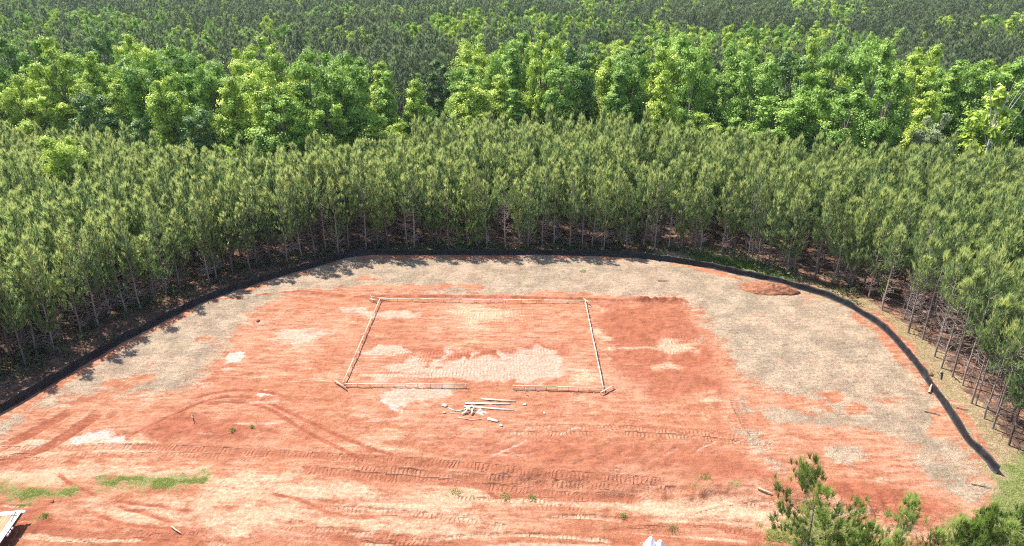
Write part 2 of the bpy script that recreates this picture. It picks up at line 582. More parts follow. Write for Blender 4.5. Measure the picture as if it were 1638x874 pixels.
# --- beyond the fence: litter, dry grass, bare dirt
far_in = np.stack([fx, fy], -1)
pad_poly = np.vstack([far_in, [[34, 20], [60, 0], [60, -60], [-80, -60], [-80, 20], [-52, 37]]])
sd_pad = np.full(N, -60.0)
near = (np.abs(X) < 130) & (Y > -70) & (Y < 140)
sd_pad[near] = poly_sd(pad_poly, X[near], Y[near])
out = sstep(0.1, -0.5, sd_pad)
put('litter', out)
put('grass', mask_px([(1040, 395), (1150, 398), (1260, 430), (1330, 460), (1380, 480), (1430, 505), (1520, 575), (1600, 690), (1680, 760), (1700, 900), (1480, 900), (1560, 850), (1594, 765), (1543, 707), (1480, 609), (1426, 541), (1356, 492), (1261, 459), (1155, 434), (1055, 418)], 0.7, amp=.95))
put('lawn', mask_px([(1600, 745), (1700, 700), (1760, 900), (1500, 900), (1530, 835), (1590, 790)], 0.9, amp=.9))
put('lawn', mask_px([(1100, 408), (1180, 414), (1260, 440), (1270, 452), (1160, 430), (1090, 420)], 0.6, amp=.9))
put('lawn', mask_px([(1300, 800), (1250, 850), (1210, 900), (1420, 900), (1420, 850)], 1.0, -0.5, amp=.6))
put('lawn', mask_px([(640, 392), (700, 396), (760, 400), (700, 405), (650, 403)], 0.6, amp=.7))
cut('grass', mask_px([(1262, 446), (1320, 462), (1400, 500), (1450, 545), (1500, 612), (1570, 700), (1600, 748), (1585, 742), (1520, 655), (1470, 588), (1420, 530), (1350, 486), (1265, 455)], 0.5, amp=.85))
A['litter'] *= 1 - A['grass'] * 0.9
red_strip = mask_px([(1262, 446), (1320, 462), (1400, 500), (1450, 545), (1500, 612), (1570, 700), (1600, 748), (1585, 742), (1520, 655), (1470, 588), (1420, 530), (1350, 486), (1265, 455)], 0.5, amp=.85)
cut('litter', red_strip)

# --- relief
road = mask_px([(640, 745), (746, 747), (911, 764), (1069, 776), (1180, 787), (1250, 797), (1340, 803), (1420, 822), (1500, 842), (1600, 880), (1600, 980), (300, 980), (420, 830)], 0.9, amp=1)
Z -= 0.5 * sstep(0, 1, road) * sstep(-14, 4, X)
inpad = 1 - out
Z += (fbm(X * 0.12, Y * 0.12, 21) - 0.5) * 0.22
loose = np.clip(A['dark'] + 0.25, 0, 1) * inpad * (1 - A['straw'])
Z += (fbm(X * 1.6, Y * 1.6, 31, 3) - 0.5) * 0.16 * loose + (fbm(X * 3.2, Y * 3.2, 33, 2) - 0.5) * 0.085 * inpad
dist = np.hypot(X, Y)
Z += (fbm(X * 0.25, Y * 0.25, 41, 3) - 0.5) * 0.8 * sstep(-1, -6, sd_pad)
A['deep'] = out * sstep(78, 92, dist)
Z += -2.0 * sstep(92, 118, dist) + 9.0 * sstep(350, 900, dist) + (fbm(X * 0.012, Y * 0.012, 51, 3) - 0.5) * 6 * sstep(110, 260, dist)
Z += 26 * sstep(900, 2600, dist)
# ridges of spoil left along the back cut
for pts, h, w in (([(560, 476), (640, 476), (760, 476.5), (860, 478), (936, 479.5), (1000, 481.5), (1060, 481), (1102, 482)], 0.16, 0.7), ([(1010, 481.5), (1060, 481), (1102, 482.5)], 0.18, 0.8),
                  ([(440, 470), (480, 467), (560, 475)], 0.12, 0.6), ([(330, 484), (380, 477), (440, 470)], 0.12, 0.5)):
    s, m, u, b = stroke(px_line(pts), w, 0.6)
    nz = fbm(X[s] * 2.3, Y[s] * 2.3, 77, 3)
    Z[s] += m * h * (0.3 + 1.5 * nz)
    A['dark'][s] = np.maximum(A['dark'][s], m * 0.9)
    A['straw'][s] *= 1 - m * 0.8
# fill heaped against the foot of the fence
s, m, u, b = stroke(FENCE_S[::4], 1.6, 1.4)
Z[s] += 0.10 * m * fbm(X[s] * 0.8, Y[s] * 0.8, 78, 3)
fp_ = np.clip(m * 2 * (fbm(X[s] * 0.5, Y[s] * 0.5, 79, 3) - 0.40) * 4, 0, 1)
A['straw'][s] *= 1 - 0.7 * fp_


RUT = np.zeros(N)


def rut(pts, width, depth=0.05, dark=0.6, cleat=0.0, z=0.0, sand=0.0, pink=0.0, raw=False):
    P = np.asarray(pts, float) if raw else px_line(pts, z)
    if len(P) > 2:
        P = resample(P, 0.5)
    s, m, u, b = stroke(P, width, min(0.12, width * 0.5))
    rim = np.clip(1 - np.abs(b - width / 2 - 0.06) / 0.12, 0, 1)
    RUT[s] = np.where(m > 0.02, np.minimum(RUT[s], -depth * m), RUT[s] + np.maximum(0, depth * 0.4 * rim - np.abs(RUT[s])))
    A['dark'][s] = np.maximum(A['dark'][s], dark * m)
    if dark > 0:
        for k in ('sand', 'pink', 'white'):
            A[k][s] *= 1 - 0.8 * m * dark
    if sand:
        A['sand'][s] = np.maximum(A['sand'][s], sand * m)
    if pink:
        A['pink'][s] = np.maximum(A['pink'][s], pink * m)
    if cleat:
        w = m > 0
        A['track'][s[w]] = m[w] * cleat
        A['tu'][s[w]] = u[w]


for pts in ([(304, 639), (337, 629.6), (374, 624), (414, 626), (440, 629.6), (466, 639)],
            [(200, 700), (242, 681), (278, 664), (315, 646), (348, 636), (381, 634.4), (420, 638)],
            [(322, 648), (359, 642.4), (396, 643.5), (432, 655), (461, 673), (487, 690), (540, 715), (590, 741)],
            [(420, 640), (469, 664), (513, 684), (571, 710), (640, 731)]):
    rut(pts, 0.3, 0.07, 0.95)
rut([(120, 655), (84, 674), (44, 697), (-10, 722)], 1.0, 0.06, 0.8, 0.7)
rut([(163, 657), (125, 684), (84, 712), (20, 735), (-60, 745)], 1.0, 0.06, 0.85, 0.8)
rut([(200, 654), (160, 672)], 0.7, 0.05, 0.6, 0.6)
rut([(-60, 724), (37, 719), (110, 717), (200, 714), (330, 718), (430, 724), (600, 735), (746, 742), (805, 749), (911, 760), (1003, 764), (1069, 772)], 0.65, 0.05, 0.5, 0.9)
rut([(-60, 742), (60, 736), (200, 726), (330, 728), (420, 735)], 0.5, 0.04, 0.4, 0.8)
rut([(472, 757), (540, 761), (600, 766), (662, 769), (725, 772), (798, 778), (856, 787), (959, 794), (1032, 795)], 0.7, 0.05, 0.5, 0.9, -0.3)
rut([(560, 752), (700, 757), (860, 770), (1000, 780), (1120, 786)], 0.5, 0.04, 0.35, 0.9, -0.2)
rut([(783, 694), (900, 693), (1040, 695), (1200, 706), (1240, 716)], 0.6, 0.04, 0.15, 0.9)
rut([(820, 682), (960, 684), (1100, 690), (1200, 702)], 0.6, 0.04, 0.2, 0.8)
rut([(1172, 630), (1180, 655), (1196, 684), (1230, 722)], 0.6, 0.04, 0.25, 0.9)
for k in range(7):
    rut([(1350 + 22 * k, 783 + 5 * k), (1354 + 23 * k, 800 + 5 * k), (1362 + 23 * k, 824 + 5 * k)], 0.55, 0.05, 0.45, 0.9)
rut([(715, 508), (790, 510), (875, 505)], 3.2, 0.02, 0, 0.5)
rut([(600, 582), (700, 585), (790, 583), (900, 580)], 4.6, 0.02, 0, 0.55)
rut([(1058, 545), (1110, 543)], 1.4, 0.02, 0, 0.9)
rut([(1060, 560), (1108, 560)], 1.2, 0.02, 0, 0.9)
for pts in ([(792, 556), (804, 570), (812, 592), (817, 612)], [(817, 612), (880, 600), (895, 588)], [(838, 560), (866, 582)], [(732, 590), (740, 578), (744, 566)], [(660, 604), (690, 590), (712, 576)]):
    rut(pts, 0.35, 0.02, 0, 0, pink=0.9)
for pts in ([(88, 758), (105, 770), (125, 785), (165, 800)], [(170, 803), (240, 812), (320, 822)], [(180, 812), (240, 826), (285, 842)], [(140, 820), (200, 845), (300, 850)], [(420, 790), (480, 800), (540, 830)], [(770, 778), (800, 795), (850, 802)]):
    rut(pts, 0.3, 0.05, 0.75, 0, -0.2)
for k in range(46):       # overlapping passes of a machine in the loose soil in front
    x0 = rng.uniform(-40, 1150); y0 = rng.uniform(800, 885); ln = rng.uniform(60, 330); sl = rng.normal(0.03, 0.05); cv = rng.normal(0, 0.04)
    pts = [(x0 + ln * t, y0 + sl * ln * t + cv * ln * 4 * t * (1 - t)) for t in np.linspace(0, 1, 6)]
    d = rng.random()
    rut(pts, rng.uniform(0.18, 0.5), rng.uniform(0.03, 0.07), 0.7 * d if d > 0.45 else 0, 0.8 if rng.random() < 0.35 else 0, -0.5, sand=0.7 if d < 0.35 else 0)
for k in range(58):       # short crossing scrapes in the red middle ground
    x0 = rng.uniform(560, 1200); y0 = rng.uniform(690, 748); ln = rng.uniform(30, 90); an = rng.choice([-0.9, -0.7, 0.4, 0.1]) + rng.normal(0, 0.15)
    pts = [(x0, y0), (x0 + ln * 0.5, y0 + ln * 0.5 * an * 0.6 + rng.normal(0, 2)), (x0 + ln, y0 + ln * an * 0.6)]
    rut(pts, rng.uniform(0.15, 0.4), rng.uniform(0.02, 0.05), 0.6 * rng.random(), 0, pink=0.6 * rng.random())
for k in range(40):
    x0 = rng.uniform(330, 1120); y0 = rng.uniform(490, 690); ln = rng.uniform(40, 160); sl = rng.normal(0, 0.05)
    pts = [(x0, y0), (x0 + ln * 0.5, y0 + sl * ln * 0.5 + rng.normal(0, 1.5)), (x0 + ln, y0 + sl * ln)]
    d = rng.random()
    rut(pts, rng.uniform(0.12, 0.5), 0.015, 0.5 * d if d > 0.5 else 0, 0, sand=0.55 * d if d < 0.25 else 0, pink=0.55 if 0.25 <= d < 0.5 else 0)
Z += RUT * (0.6 + 0.8 * fbm(X * 1.1, Y * 1.1, 63, 3))
Zg = Z.reshape(GX.shape)


def gz(x, y):
    x, y = np.asarray(x, float), np.asarray(y, float)
    i = np.clip(np.searchsorted(gx, x) - 1, 0, len(gx) - 2)
    j = np.clip(np.searchsorted(gy, y) - 1, 0, len(gy) - 2)
    u = np.clip((x - gx[i]) / (gx[i + 1] - gx[i]), 0, 1)
    v = np.clip((y - gy[j]) / (gy[j + 1] - gy[j]), 0, 1)
    return (Zg[j, i] * (1 - u) + Zg[j, i + 1] * u) * (1 - v) + (Zg[j + 1, i] * (1 - u) + Zg[j + 1, i + 1] * u) * v


def on(px, py, h=0.0):
    """the ground point (lifted by h) that the photograph shows at a pixel"""
    z = 0.0
    for _ in range(4):
        x, y = at(px, py, z + h)
        z = float(gz(x, y))
    return np.array([float(x), float(y), z + h])


def ground_material():
    t = NT('soil')
    o = t.mapped()
    st = t.noise(1.0, 6, 0.62, t.mapped((0.16, 0.95, 0.5)))
    st2 = t.noise(1.0, 5, 0.6, t.mapped((0.7, 2.6, 0.5), 0.15))
    big = t.noise(0.12, 4, 0.6, o)
    st3 = t.noise(1.0, 5, 0.6, t.mapped((0.6, 2.4, 0.5), -0.75))
    sel = t.ss(t.noise(0.09, 3, 0.5, t.mapped((1, 1, 1), 1.1)), 0.46, 0.56)
    sm = t.n('ShaderNodeMix', data_type='FLOAT')
    t.l(sel, sm.inputs[0])
    t.l(st2, sm.inputs[2])
    t.l(st3, sm.inputs[3])
    st2 = sm.outputs[0]
    mid = t.noise(0.9, 6, 0.65, o, 0.4)
    fine = t.noise(4.5, 6, 0.7, o)
    spk = t.noise(11, 4, 0.75, o)
    # clay
    vf = t.noise(22, 3, 0.7, o)
    crumb = t.math('ADD', t.math('MULTIPLY', fine, 0.25), t.math('ADD', t.math('MULTIPLY', spk, 0.35), t.math('MULTIPLY', vf, 0.40)))
    nz = t.math('ADD', t.math('MULTIPLY', st, 0.40), t.math('ADD', t.math('MULTIPLY', st2, 0.25), t.math('ADD', t.math('MULTIPLY', mid, 0.20), t.math('MULTIPLY', fine, 0.15))))
    nz2 = t.math('ADD', t.math('MULTIPLY', mid, 0.5), t.math('MULTIPLY', fine, 0.5))
    k = t.math('ADD', t.math('MULTIPLY', st, 0.30), t.math('ADD', t.math('MULTIPLY', mid, 0.45), t.math('MULTIPLY', fine, 0.25)))
    clay = t.mix(t.ss(k, 0.38, 0.62), (0.272, 0.098, 0.052), (0.383, 0.166, 0.094))
    pl = t.math('ADD', t.math('MULTIPLY', st2, 0.40), t.math('ADD', t.math('MULTIPLY', big, 0.40), t.math('MULTIPLY', fine, 0.2)))
    clay = t.mix(t.math('MULTIPLY', t.ss(pl, 0.455, 0.61), 0.72), clay, (0.44, 0.243, 0.160))
    def layer(base, name, c0, c1, kn, ke, w=0.10, mx=1.0, var=None):
        m = t.math('ADD', t.attr(name), t.math('MULTIPLY_ADD', kn, ke, -0.5 * ke))
        m = t.math('MULTIPLY', m, t.ss(t.attr(name), 0.005, 0.08))
        return t.mix(t.math('MULTIPLY', t.ss(m, 0.5 - w, 0.5 + w), mx), base, t.mix(t.ss(var if var is not None else fine, 0.35, 0.65), c0, c1))
    c = layer(clay, 'dark', (0.210, 0.062, 0.033), (0.310, 0.102, 0.056), nz, 2.0, 0.26, 0.85, mid)
    c = layer(c, 'pink', (0.42, 0.235, 0.165), (0.51, 0.325, 0.25), nz, 2.0, 0.22, 0.92)
    c = layer(c, 'sand', (0.43, 0.240, 0.152), (0.54, 0.355, 0.240), nz, 2.8, 0.34, 0.88)
    c = layer(c, 'white', (0.40, 0.30, 0.24), (0.48, 0.40, 0.35), nz2, 1.6, 0.2, 0.95)
    straw = t.mix(t.ss(crumb, 0.40, 0.58), (0.190, 0.138, 0.094), (0.375, 0.278, 0.198))
    straw = t.mix(t.math('MULTIPLY', t.ss(big, 0.42, 0.60), 0.45), straw, t.mix(t.ss(crumb, 0.40, 0.58), (0.160, 0.133, 0.092), (0.315, 0.258, 0.182)))
    straw = t.mix(t.math('MULTIPLY', t.ss(mid, 0.50, 0.68), 0.55), straw, t.mix(t.ss(crumb, 0.38, 0.58), (0.24, 0.140, 0.090), (0.42, 0.275, 0.19)))
    md2 = t.noise(0.45, 4, 0.6, o)
    sv2 = t.math('MULTIPLY_ADD', t.ss(md2, 0.35, 0.65), 0.34, 0.80)
    sv2 = t.math('MULTIPLY', sv2, t.math('MULTIPLY_ADD', t.ss(spk, 0.62, 0.70), -0.45, 1.0))
    m3 = t.n('ShaderNodeMix', data_type='RGBA', blend_type='MULTIPLY')
    m3.inputs[0].default_value = 1
    t.l(straw, m3.inputs[6])
    t.l(sv2, m3.inputs[7])
    straw = m3.outputs[2]
    ms = t.math('ADD', t.attr('straw'), t.math('ADD', t.math('MULTIPLY_ADD', nz2, 1.5, -0.75), t.math('MULTIPLY_ADD', st2, 1.1, -0.55)))
    ms = t.math('MULTIPLY', ms, t.ss(t.attr('straw'), 0.01, 0.16))
    c = t.mix(t.ss(ms, 0.30, 0.62), c, straw)
    lit = t.mix(t.ss(nz2, 0.36, 0.62), (0.075, 0.047, 0.033), (0.19, 0.115, 0.080))
    lit = t.mix(t.math('MULTIPLY', t.ss(mid, 0.52, 0.63), 0.8), lit, (0.36, 0.17, 0.11))
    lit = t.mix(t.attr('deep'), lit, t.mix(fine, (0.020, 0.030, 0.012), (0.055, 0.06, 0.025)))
    c = t.mix(t.ss(t.math('ADD', t.attr('litter'), t.math('MULTIPLY_ADD', fine, 0.5, -0.25)), 0.35, 0.6), c, lit)
    dry = t.mix(t.ss(crumb, 0.38, 0.6), (0.15, 0.105, 0.055), (0.36, 0.275, 0.165))
    dry = t.mix(t.math('MULTIPLY', t.ss(mid, 0.5, 0.66), 0.22), dry, (0.17, 0.19, 0.06))
    mg = t.math('MULTIPLY', t.math('ADD', t.attr('grass'), t.math('MULTIPLY_ADD', nz2, 1.3, -0.65)), t.ss(t.attr('grass'), 0.01, 0.16))
    c = t.mix(t.ss(mg, 0.36, 0.6), c, dry)
    c = layer(c, 'lawn', (0.085, 0.115, 0.032), (0.20, 0.225, 0.080), nz2, 3.8, 0.22, 0.85, spk)
    # crumbs, clods and damp specks of the soil itself
    mul = t.math('ADD', t.math('MULTIPLY', t.ss(crumb, 0.34, 0.64), 0.42), t.math('MULTIPLY_ADD', t.ss(st2, 0.35, 0.65), 0.20, 0.70))
    mm = t.n('ShaderNodeMix', data_type='RGBA', blend_type='MULTIPLY')
    mm.inputs[0].default_value = 1
    t.l(c, mm.inputs[6])
    t.l(mul, mm.inputs[7])
    c = mm.outputs[2]
    # cleat marks pressed by the tracks of a machine
    tr = t.attr('track')
    tu = t.attr('tu')
    wv = t.math('SINE', t.math('MULTIPLY', t.math('ADD', tu, t.math('MULTIPLY', mid, 0.7)), 2 * math.pi / 0.27))
    cl = t.math('MULTIPLY', t.math('MULTIPLY', wv, tr), t.ss(t.math('ADD', mid, st2), 0.88, 1.18))
    h = t.math('ADD', t.math('MULTIPLY', cl, 0.30), t.math('ADD', t.math('MULTIPLY', fine, 0.5), t.math('MULTIPLY', spk, 0.5)))
    h = t.math('ADD', h, t.math('MULTIPLY', st2, 0.8))
    b = t.bump(h, 1.0, 0.16)
    return t.done(t.princ(c, 0.95, 0.08, b).outputs[0])


ii = np.arange(len(gy) - 1)[:, None] * len(gx) + np.arange(len(gx) - 1)[None]
GF = np.stack([ii, ii + 1, ii + 1 + len(gx), ii + len(gx)], -1).reshape(-1, 4)
ground = link('ground', mesh_np('ground', np.stack([X, Y, Z], -1), [GF], [ground_material()], attrs=A, smooth=True))
tag(ground, kind='structure')


# ------------------------------------------------------------------ air
tt = NT('haze_air')
pv = tt.n('ShaderNodeVolumePrincipled')
pv.inputs['Color'].default_value = (0.80, 0.90, 1.0, 1)
pv.inputs['Density'].default_value = 0.00008
tt.l(pv.outputs[0], tt.out.inputs['Volume'])
hx, hy0, hy1, hz0, hz1 = 1400.0, -300.0, 1600.0, float(Z.min()) - 1.0, 70.0
HV = [(sx, sy, sz_) for sz_ in (hz0, hz1) for sy in (hy0, hy1) for sx in (-hx, hx)]
HF = [[0, 2, 3, 1], [4, 5, 7, 6], [0, 1, 5, 4], [2, 6, 7, 3], [0, 4, 6, 2], [1, 3, 7, 5]]
tag(link('haze', mesh_np('haze', HV, [HF], [tt.m])), 'thin pale blue haze in the air over the forest', 'haze', kind='stuff')


# ------------------------------------------------------------------ trees
def unit(v):
    v = np.asarray(v, float)
    return v / (np.linalg.norm(v, axis=-1, keepdims=True) + 1e-9)


def needles(base, axis_, length, n, spread, width, tint, r):
    """n thin needle bundles fanning round each tuft axis; arrays of tufts"""
    k = len(base)
    ax = np.repeat(unit(axis_), n, 0)
    d = unit(ax + r.normal(0, spread, (k * n, 3)))
    b = np.repeat(base, n, 0) + r.normal(0, 0.02, (k * n, 3)) + ax * (r.random((k * n, 1)) * np.repeat(length, n)[:, None] * 0.45)
    L = np.repeat(length, n)[:, None] * r.uniform(0.6, 1.15, (k * n, 1))
    s = unit(np.cross(d, r.normal(0, 1, (k * n, 3)))) * (np.repeat(np.broadcast_to(width, (k,)), n)[:, None] * 0.5)
    V = np.stack([b - s, b + s, b + d * L], 1).reshape(-1, 3)
    F = np.arange(len(V)).reshape(-1, 3)
    return V, F, np.repeat(tint, n * 3)


def pine_meshes(name, seed, round_top=False, h=8.5, crown_from=0.42, reach=1.35, dead=18, dens=1.0, n_needle=9, nl=0.40, nw=0.058, spread=0.24, upsweep=0.55, mats=None, trunk_r=0.075, whorl=0.42, tufts_per_m=5.0, low_bushy=False):
    r = np.random.default_rng(seed)
    T = MB()
    n = 9
    zs = np.linspace(0, h, n)
    bend = np.cumsum(r.normal(0, 0.035 * h / 8, (n, 2)), 0)
    bend[0] = 0
    P = np.column_stack([bend, zs])
    P[0, 2] = -0.3
    T.tube(P, trunk_r * (1 - zs / h) ** 0.8 + 0.012, 6)
    cp = lambda z: np.array([np.interp(z, zs, bend[:, 0]), np.interp(z, zs, bend[:, 1]), z])
    for k in range(dead):
        z = r.uniform(0.09, crown_from + 0.08) * h
        a = r.uniform(0, 2 * math.pi)
        L = r.uniform(0.5, 1.25) * reach * 0.8
        up = r.uniform(-0.05, 0.55)
        o = cp(z)
        d = np.array([math.cos(a), math.sin(a), up])
        m1 = o + d * L * 0.5 + r.normal(0, 0.05, 3)
        e = o + d * L + np.array([0, 0, 0.2 * L]) + r.normal(0, 0.08, 3)
        T.tube([o, m1, e], [0.022, 0.016, 0.007], 3, False)
        for q in range(r.integers(1, 4)):
            s0 = m1 + (e - m1) * r.random()
            T.tube([s0, s0 + unit(d + r.normal(0, 0.6, 3)) * L * r.uniform(0.25, 0.5)], [0.011, 0.005], 3, False)
    B, AX, TI, LE = [], [], [], []
    z = crown_from * h
    while z < h - 0.15:
        t = (z - crown_from * h) / (h * (1 - crown_from))
        prof = (0.55 + 0.45 * min(1, t / 0.25)) * (1 - t ** 1.6) + 0.10
        if round_top:
            prof = 0.25 + 0.85 * (1 - (2 * t - 0.95) ** 2) ** 0.5 if abs(2 * t - 0.95) < 1 else 0.25
        if low_bushy:
            prof = (1 - t ** 1.3) + 0.12
        for b in range(r.integers(3, 6)):
            a = r.uniform(0, 2 * math.pi)
            L = reach * prof * r.uniform(0.65, 1.15)
            el = upsweep * (0.35 + 0.9 * t) + r.normal(0, 0.12)
            d = np.array([math.cos(a) * math.cos(el), math.sin(a) * math.cos(el), math.sin(el)])
            o = cp(z)
            e = o + d * L + np.array([0, 0, 0.12 * L])
            mth = o + d * L * 0.55
            T.tube([o, mth, e], [0.024 * (1.2 - t), 0.015, 0.006], 3, False)
            nt = max(3, int(L * tufts_per_m * dens))
            for q in range(nt):
                f = 1 - (0.34 if round_top else 0.72) * r.random() ** 1.3
                p = o + (mth - o) * min(1, f / 0.55) + (e - mth) * max(0, (f - 0.55) / 0.45)
                p = p + r.normal(0, 0.13 + 0.05 * L, 3)
                B.append(p)
                AX.append(d * 0.35 + np.array([0, 0, 1.0]) + r.normal(0, 0.16, 3))
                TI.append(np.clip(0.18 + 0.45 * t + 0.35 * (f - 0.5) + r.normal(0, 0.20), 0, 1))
                LE.append(nl * r.uniform(0.75, 1.25))
            B.append(e); AX.append(d * 0.3 + np.array([0, 0, 1.0])); TI.append(min(1, 0.55 + 0.45 * t)); LE.append(nl * 1.3)
        z += whorl * r.uniform(0.7, 1.3)
    for q in range(5):
        B.append(cp(h - 0.1 * q)); AX.append(np.array([0, 0, 1.0]) + r.normal(0, 0.15, 3)); TI.append(0.95); LE.append(nl * 1.5)
    V, F, ti = needles(np.array(B), np.array(AX), np.array(LE), n_needle, spread, nw, np.array(TI), r)
    mat, bark = mats or (M_PINE, M_BARK)
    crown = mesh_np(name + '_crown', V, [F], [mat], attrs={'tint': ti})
    trunk = T.mesh(name + '_trunk', bark)
    TV = np.vstack(T.V)
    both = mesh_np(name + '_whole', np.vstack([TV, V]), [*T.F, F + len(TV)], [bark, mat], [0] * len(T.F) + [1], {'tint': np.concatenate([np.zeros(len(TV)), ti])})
    return trunk, crown, both


def hardwood_meshes(name, seed, h=16, w=6.5, base=0.16, lobes=16, leaves=300, leaf=0.46, mat='bright', shape='round', bark=None, bare=0):
    r = np.random.default_rng(seed)
    T = MB()
    n = 7
    zs = np.linspace(0, h * 0.86, n)
    bend = np.cumsum(r.normal(0, 0.02 * h, (n, 2)), 0) * 0.6
    bend[0] = 0
    P = np.column_stack([bend, zs])
    P[0, 2] = -0.4
    T.tube(P, 0.018 * h * (1 - zs / h) ** 0.9 + 0.02, 7)
    cp = lambda z: np.array([np.interp(z, zs, bend[:, 0]), np.interp(z, zs, bend[:, 1]), z])
    C, Rr = [], []
    for k in range(lobes):
        u = (k + r.random()) / lobes
        z = h * (base + (0.97 - base) * u)
        if shape == 'cone':
            rad = 0.5 * w * (1 - u) ** 0.75 * min(1, u / 0.12 + 0.4)
        elif shape == 'tall':
            rad = 0.5 * w * math.sin(math.pi * (0.12 + 0.82 * u)) ** 0.6
        else:
            rad = 0.5 * w * math.sin(math.pi * (0.10 + 0.80 * u ** 0.9)) ** 0.55
        a = k * 2.399 + r.normal(0, 0.4)
        dd = rad * r.uniform(0.35, 0.8)
        c = cp(min(z, h * 0.8)) + np.array([math.cos(a) * dd, math.sin(a) * dd, 0])
        c[2] = z - 0.05 * h * (dd / (0.5 * w))
        lr = (0.265 if shape != 'cone' else 0.24) * w * r.uniform(0.6, 1.05) * (0.65 + 0.35 * math.sin(math.pi * min(1, 0.15 + 0.8 * u)))
        lr = min(lr, max(0.5, h - c[2] + 0.4))
        C.append(c); Rr.append(lr)
        o = cp(max(h * 0.1, (z - 0.25 * h) * 0.9 + 0.02 * h))
        T.tube([o, (o + c) / 2 + np.array([0, 0, 0.03 * h]) + r.normal(0, 0.1, 3), c], [0.006 * h, 0.004 * h, 0.02], 4, False)
    for k in range(bare):
        a = r.uniform(0, 6.28); L = r.uniform(0.25, 0.45) * h
        o = cp(r.uniform(0.35, 0.8) * h)
        T.tube([o, o + np.array([math.cos(a) * .35, math.sin(a) * .35, .8]) * L * .6, o + np.array([math.cos(a) * .5, math.sin(a) * .5, 1.1]) * L], [0.10, 0.07, 0.02], 5)
    vs, ts = [], []
    for c, lr in zip(C, Rr):
        m = int(leaves * (lr / (0.24 * w)) ** 1.8 * r.uniform(0.8, 1.2))
        # sub-clumps on the lobe's skin make the outline uneven
        sc_n = max(5, m // 38)
        sd_ = unit(r.normal(0, 1, (sc_n, 3)) + np.array([0, 0, 0.35]))
        sub = c + sd_ * lr * r.uniform(0.55, 1.08, (sc_n, 1)) * np.array([1, 1, 0.85])
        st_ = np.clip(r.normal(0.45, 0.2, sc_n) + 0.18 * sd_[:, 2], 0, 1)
        pick = r.integers(0, sc_n, m)
        p = sub[pick] + r.normal(0, 0.13 * lr + 0.08, (m, 3)) * np.array([1, 1, 0.7])
        nrm = unit(unit(p - c) * 1.0 + np.array([0, 0, 0.35]) + r.normal(0, 0.36, (m, 3)))
        s1 = unit(np.cross(nrm, r.normal(0, 1, (m, 3))))
        s2 = np.cross(nrm, s1)
        L = leaf * r.uniform(0.55, 1.2, (m, 1))
        q = np.stack([p - s1 * L * 0.5, p + s2 * L * 0.32 - s1 * 0.05 * L, p + s1 * L * 0.5, p - s2 * L * 0.32 + s1 * 0.08 * L], 1)
        vs.append(q.reshape(-1, 3))
        # inner leaves that close the lobe against the light
        mi = max(40, int(m * 0.16))
        pi_ = c + unit(r.normal(0, 1, (mi, 3))) * (r.random((mi, 1)) ** 0.5) * lr * 0.66
        n1 = unit(np.cross(r.normal(0, 1, (mi, 3)), r.normal(0, 1, (mi, 3))))
        n2 = unit(np.cross(n1, r.normal(0, 1, (mi, 3))))
        Li = leaf * 2.6 * r.uniform(0.6, 1.1, (mi, 1))
        qi = np.stack([pi_ - n1 * Li * 0.5, pi_ + n2 * Li * 0.34, pi_ + n1 * Li * 0.5, pi_ - n2 * Li * 0.34], 1)
        vs.append(qi.reshape(-1, 3))
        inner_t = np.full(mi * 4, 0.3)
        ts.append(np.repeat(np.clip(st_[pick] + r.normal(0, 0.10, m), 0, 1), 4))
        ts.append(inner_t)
    V = np.vstack(vs)
    ti = np.concatenate(ts)
    F = np.arange(len(V)).reshape(-1, 4)
    lm = M_LEAF[mat]
    bk = bark or M_HBARK
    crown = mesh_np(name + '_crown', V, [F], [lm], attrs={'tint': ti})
    trunk = T.mesh(name + '_trunk', bk)
    TV = np.vstack(T.V)
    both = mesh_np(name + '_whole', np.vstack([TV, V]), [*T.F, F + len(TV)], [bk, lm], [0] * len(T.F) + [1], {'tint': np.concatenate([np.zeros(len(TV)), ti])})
    return trunk, crown, both


def plant_tree(name, ms, x, y, rz, s, label, cat, group=None, sz=None, dz=0.0, tilt=0.0):
    e = bpy.data.objects.new(name, None)
    col.objects.link(e)
    e.empty_display_size = 0.5
    e.location = (x, y, float(gz(x, y)) + dz)
    e.rotation_euler = (tilt * math.cos(rz), tilt * math.sin(rz), rz)
    e.scale = (s, s, sz or s)
    tag(e, label, cat, group)
    for nm, me in (('trunk', ms[0]), ('crown', ms[1])):
        c = bpy.data.objects.new(nm, me)
        col.objects.link(c)
        c.parent = e
    return e


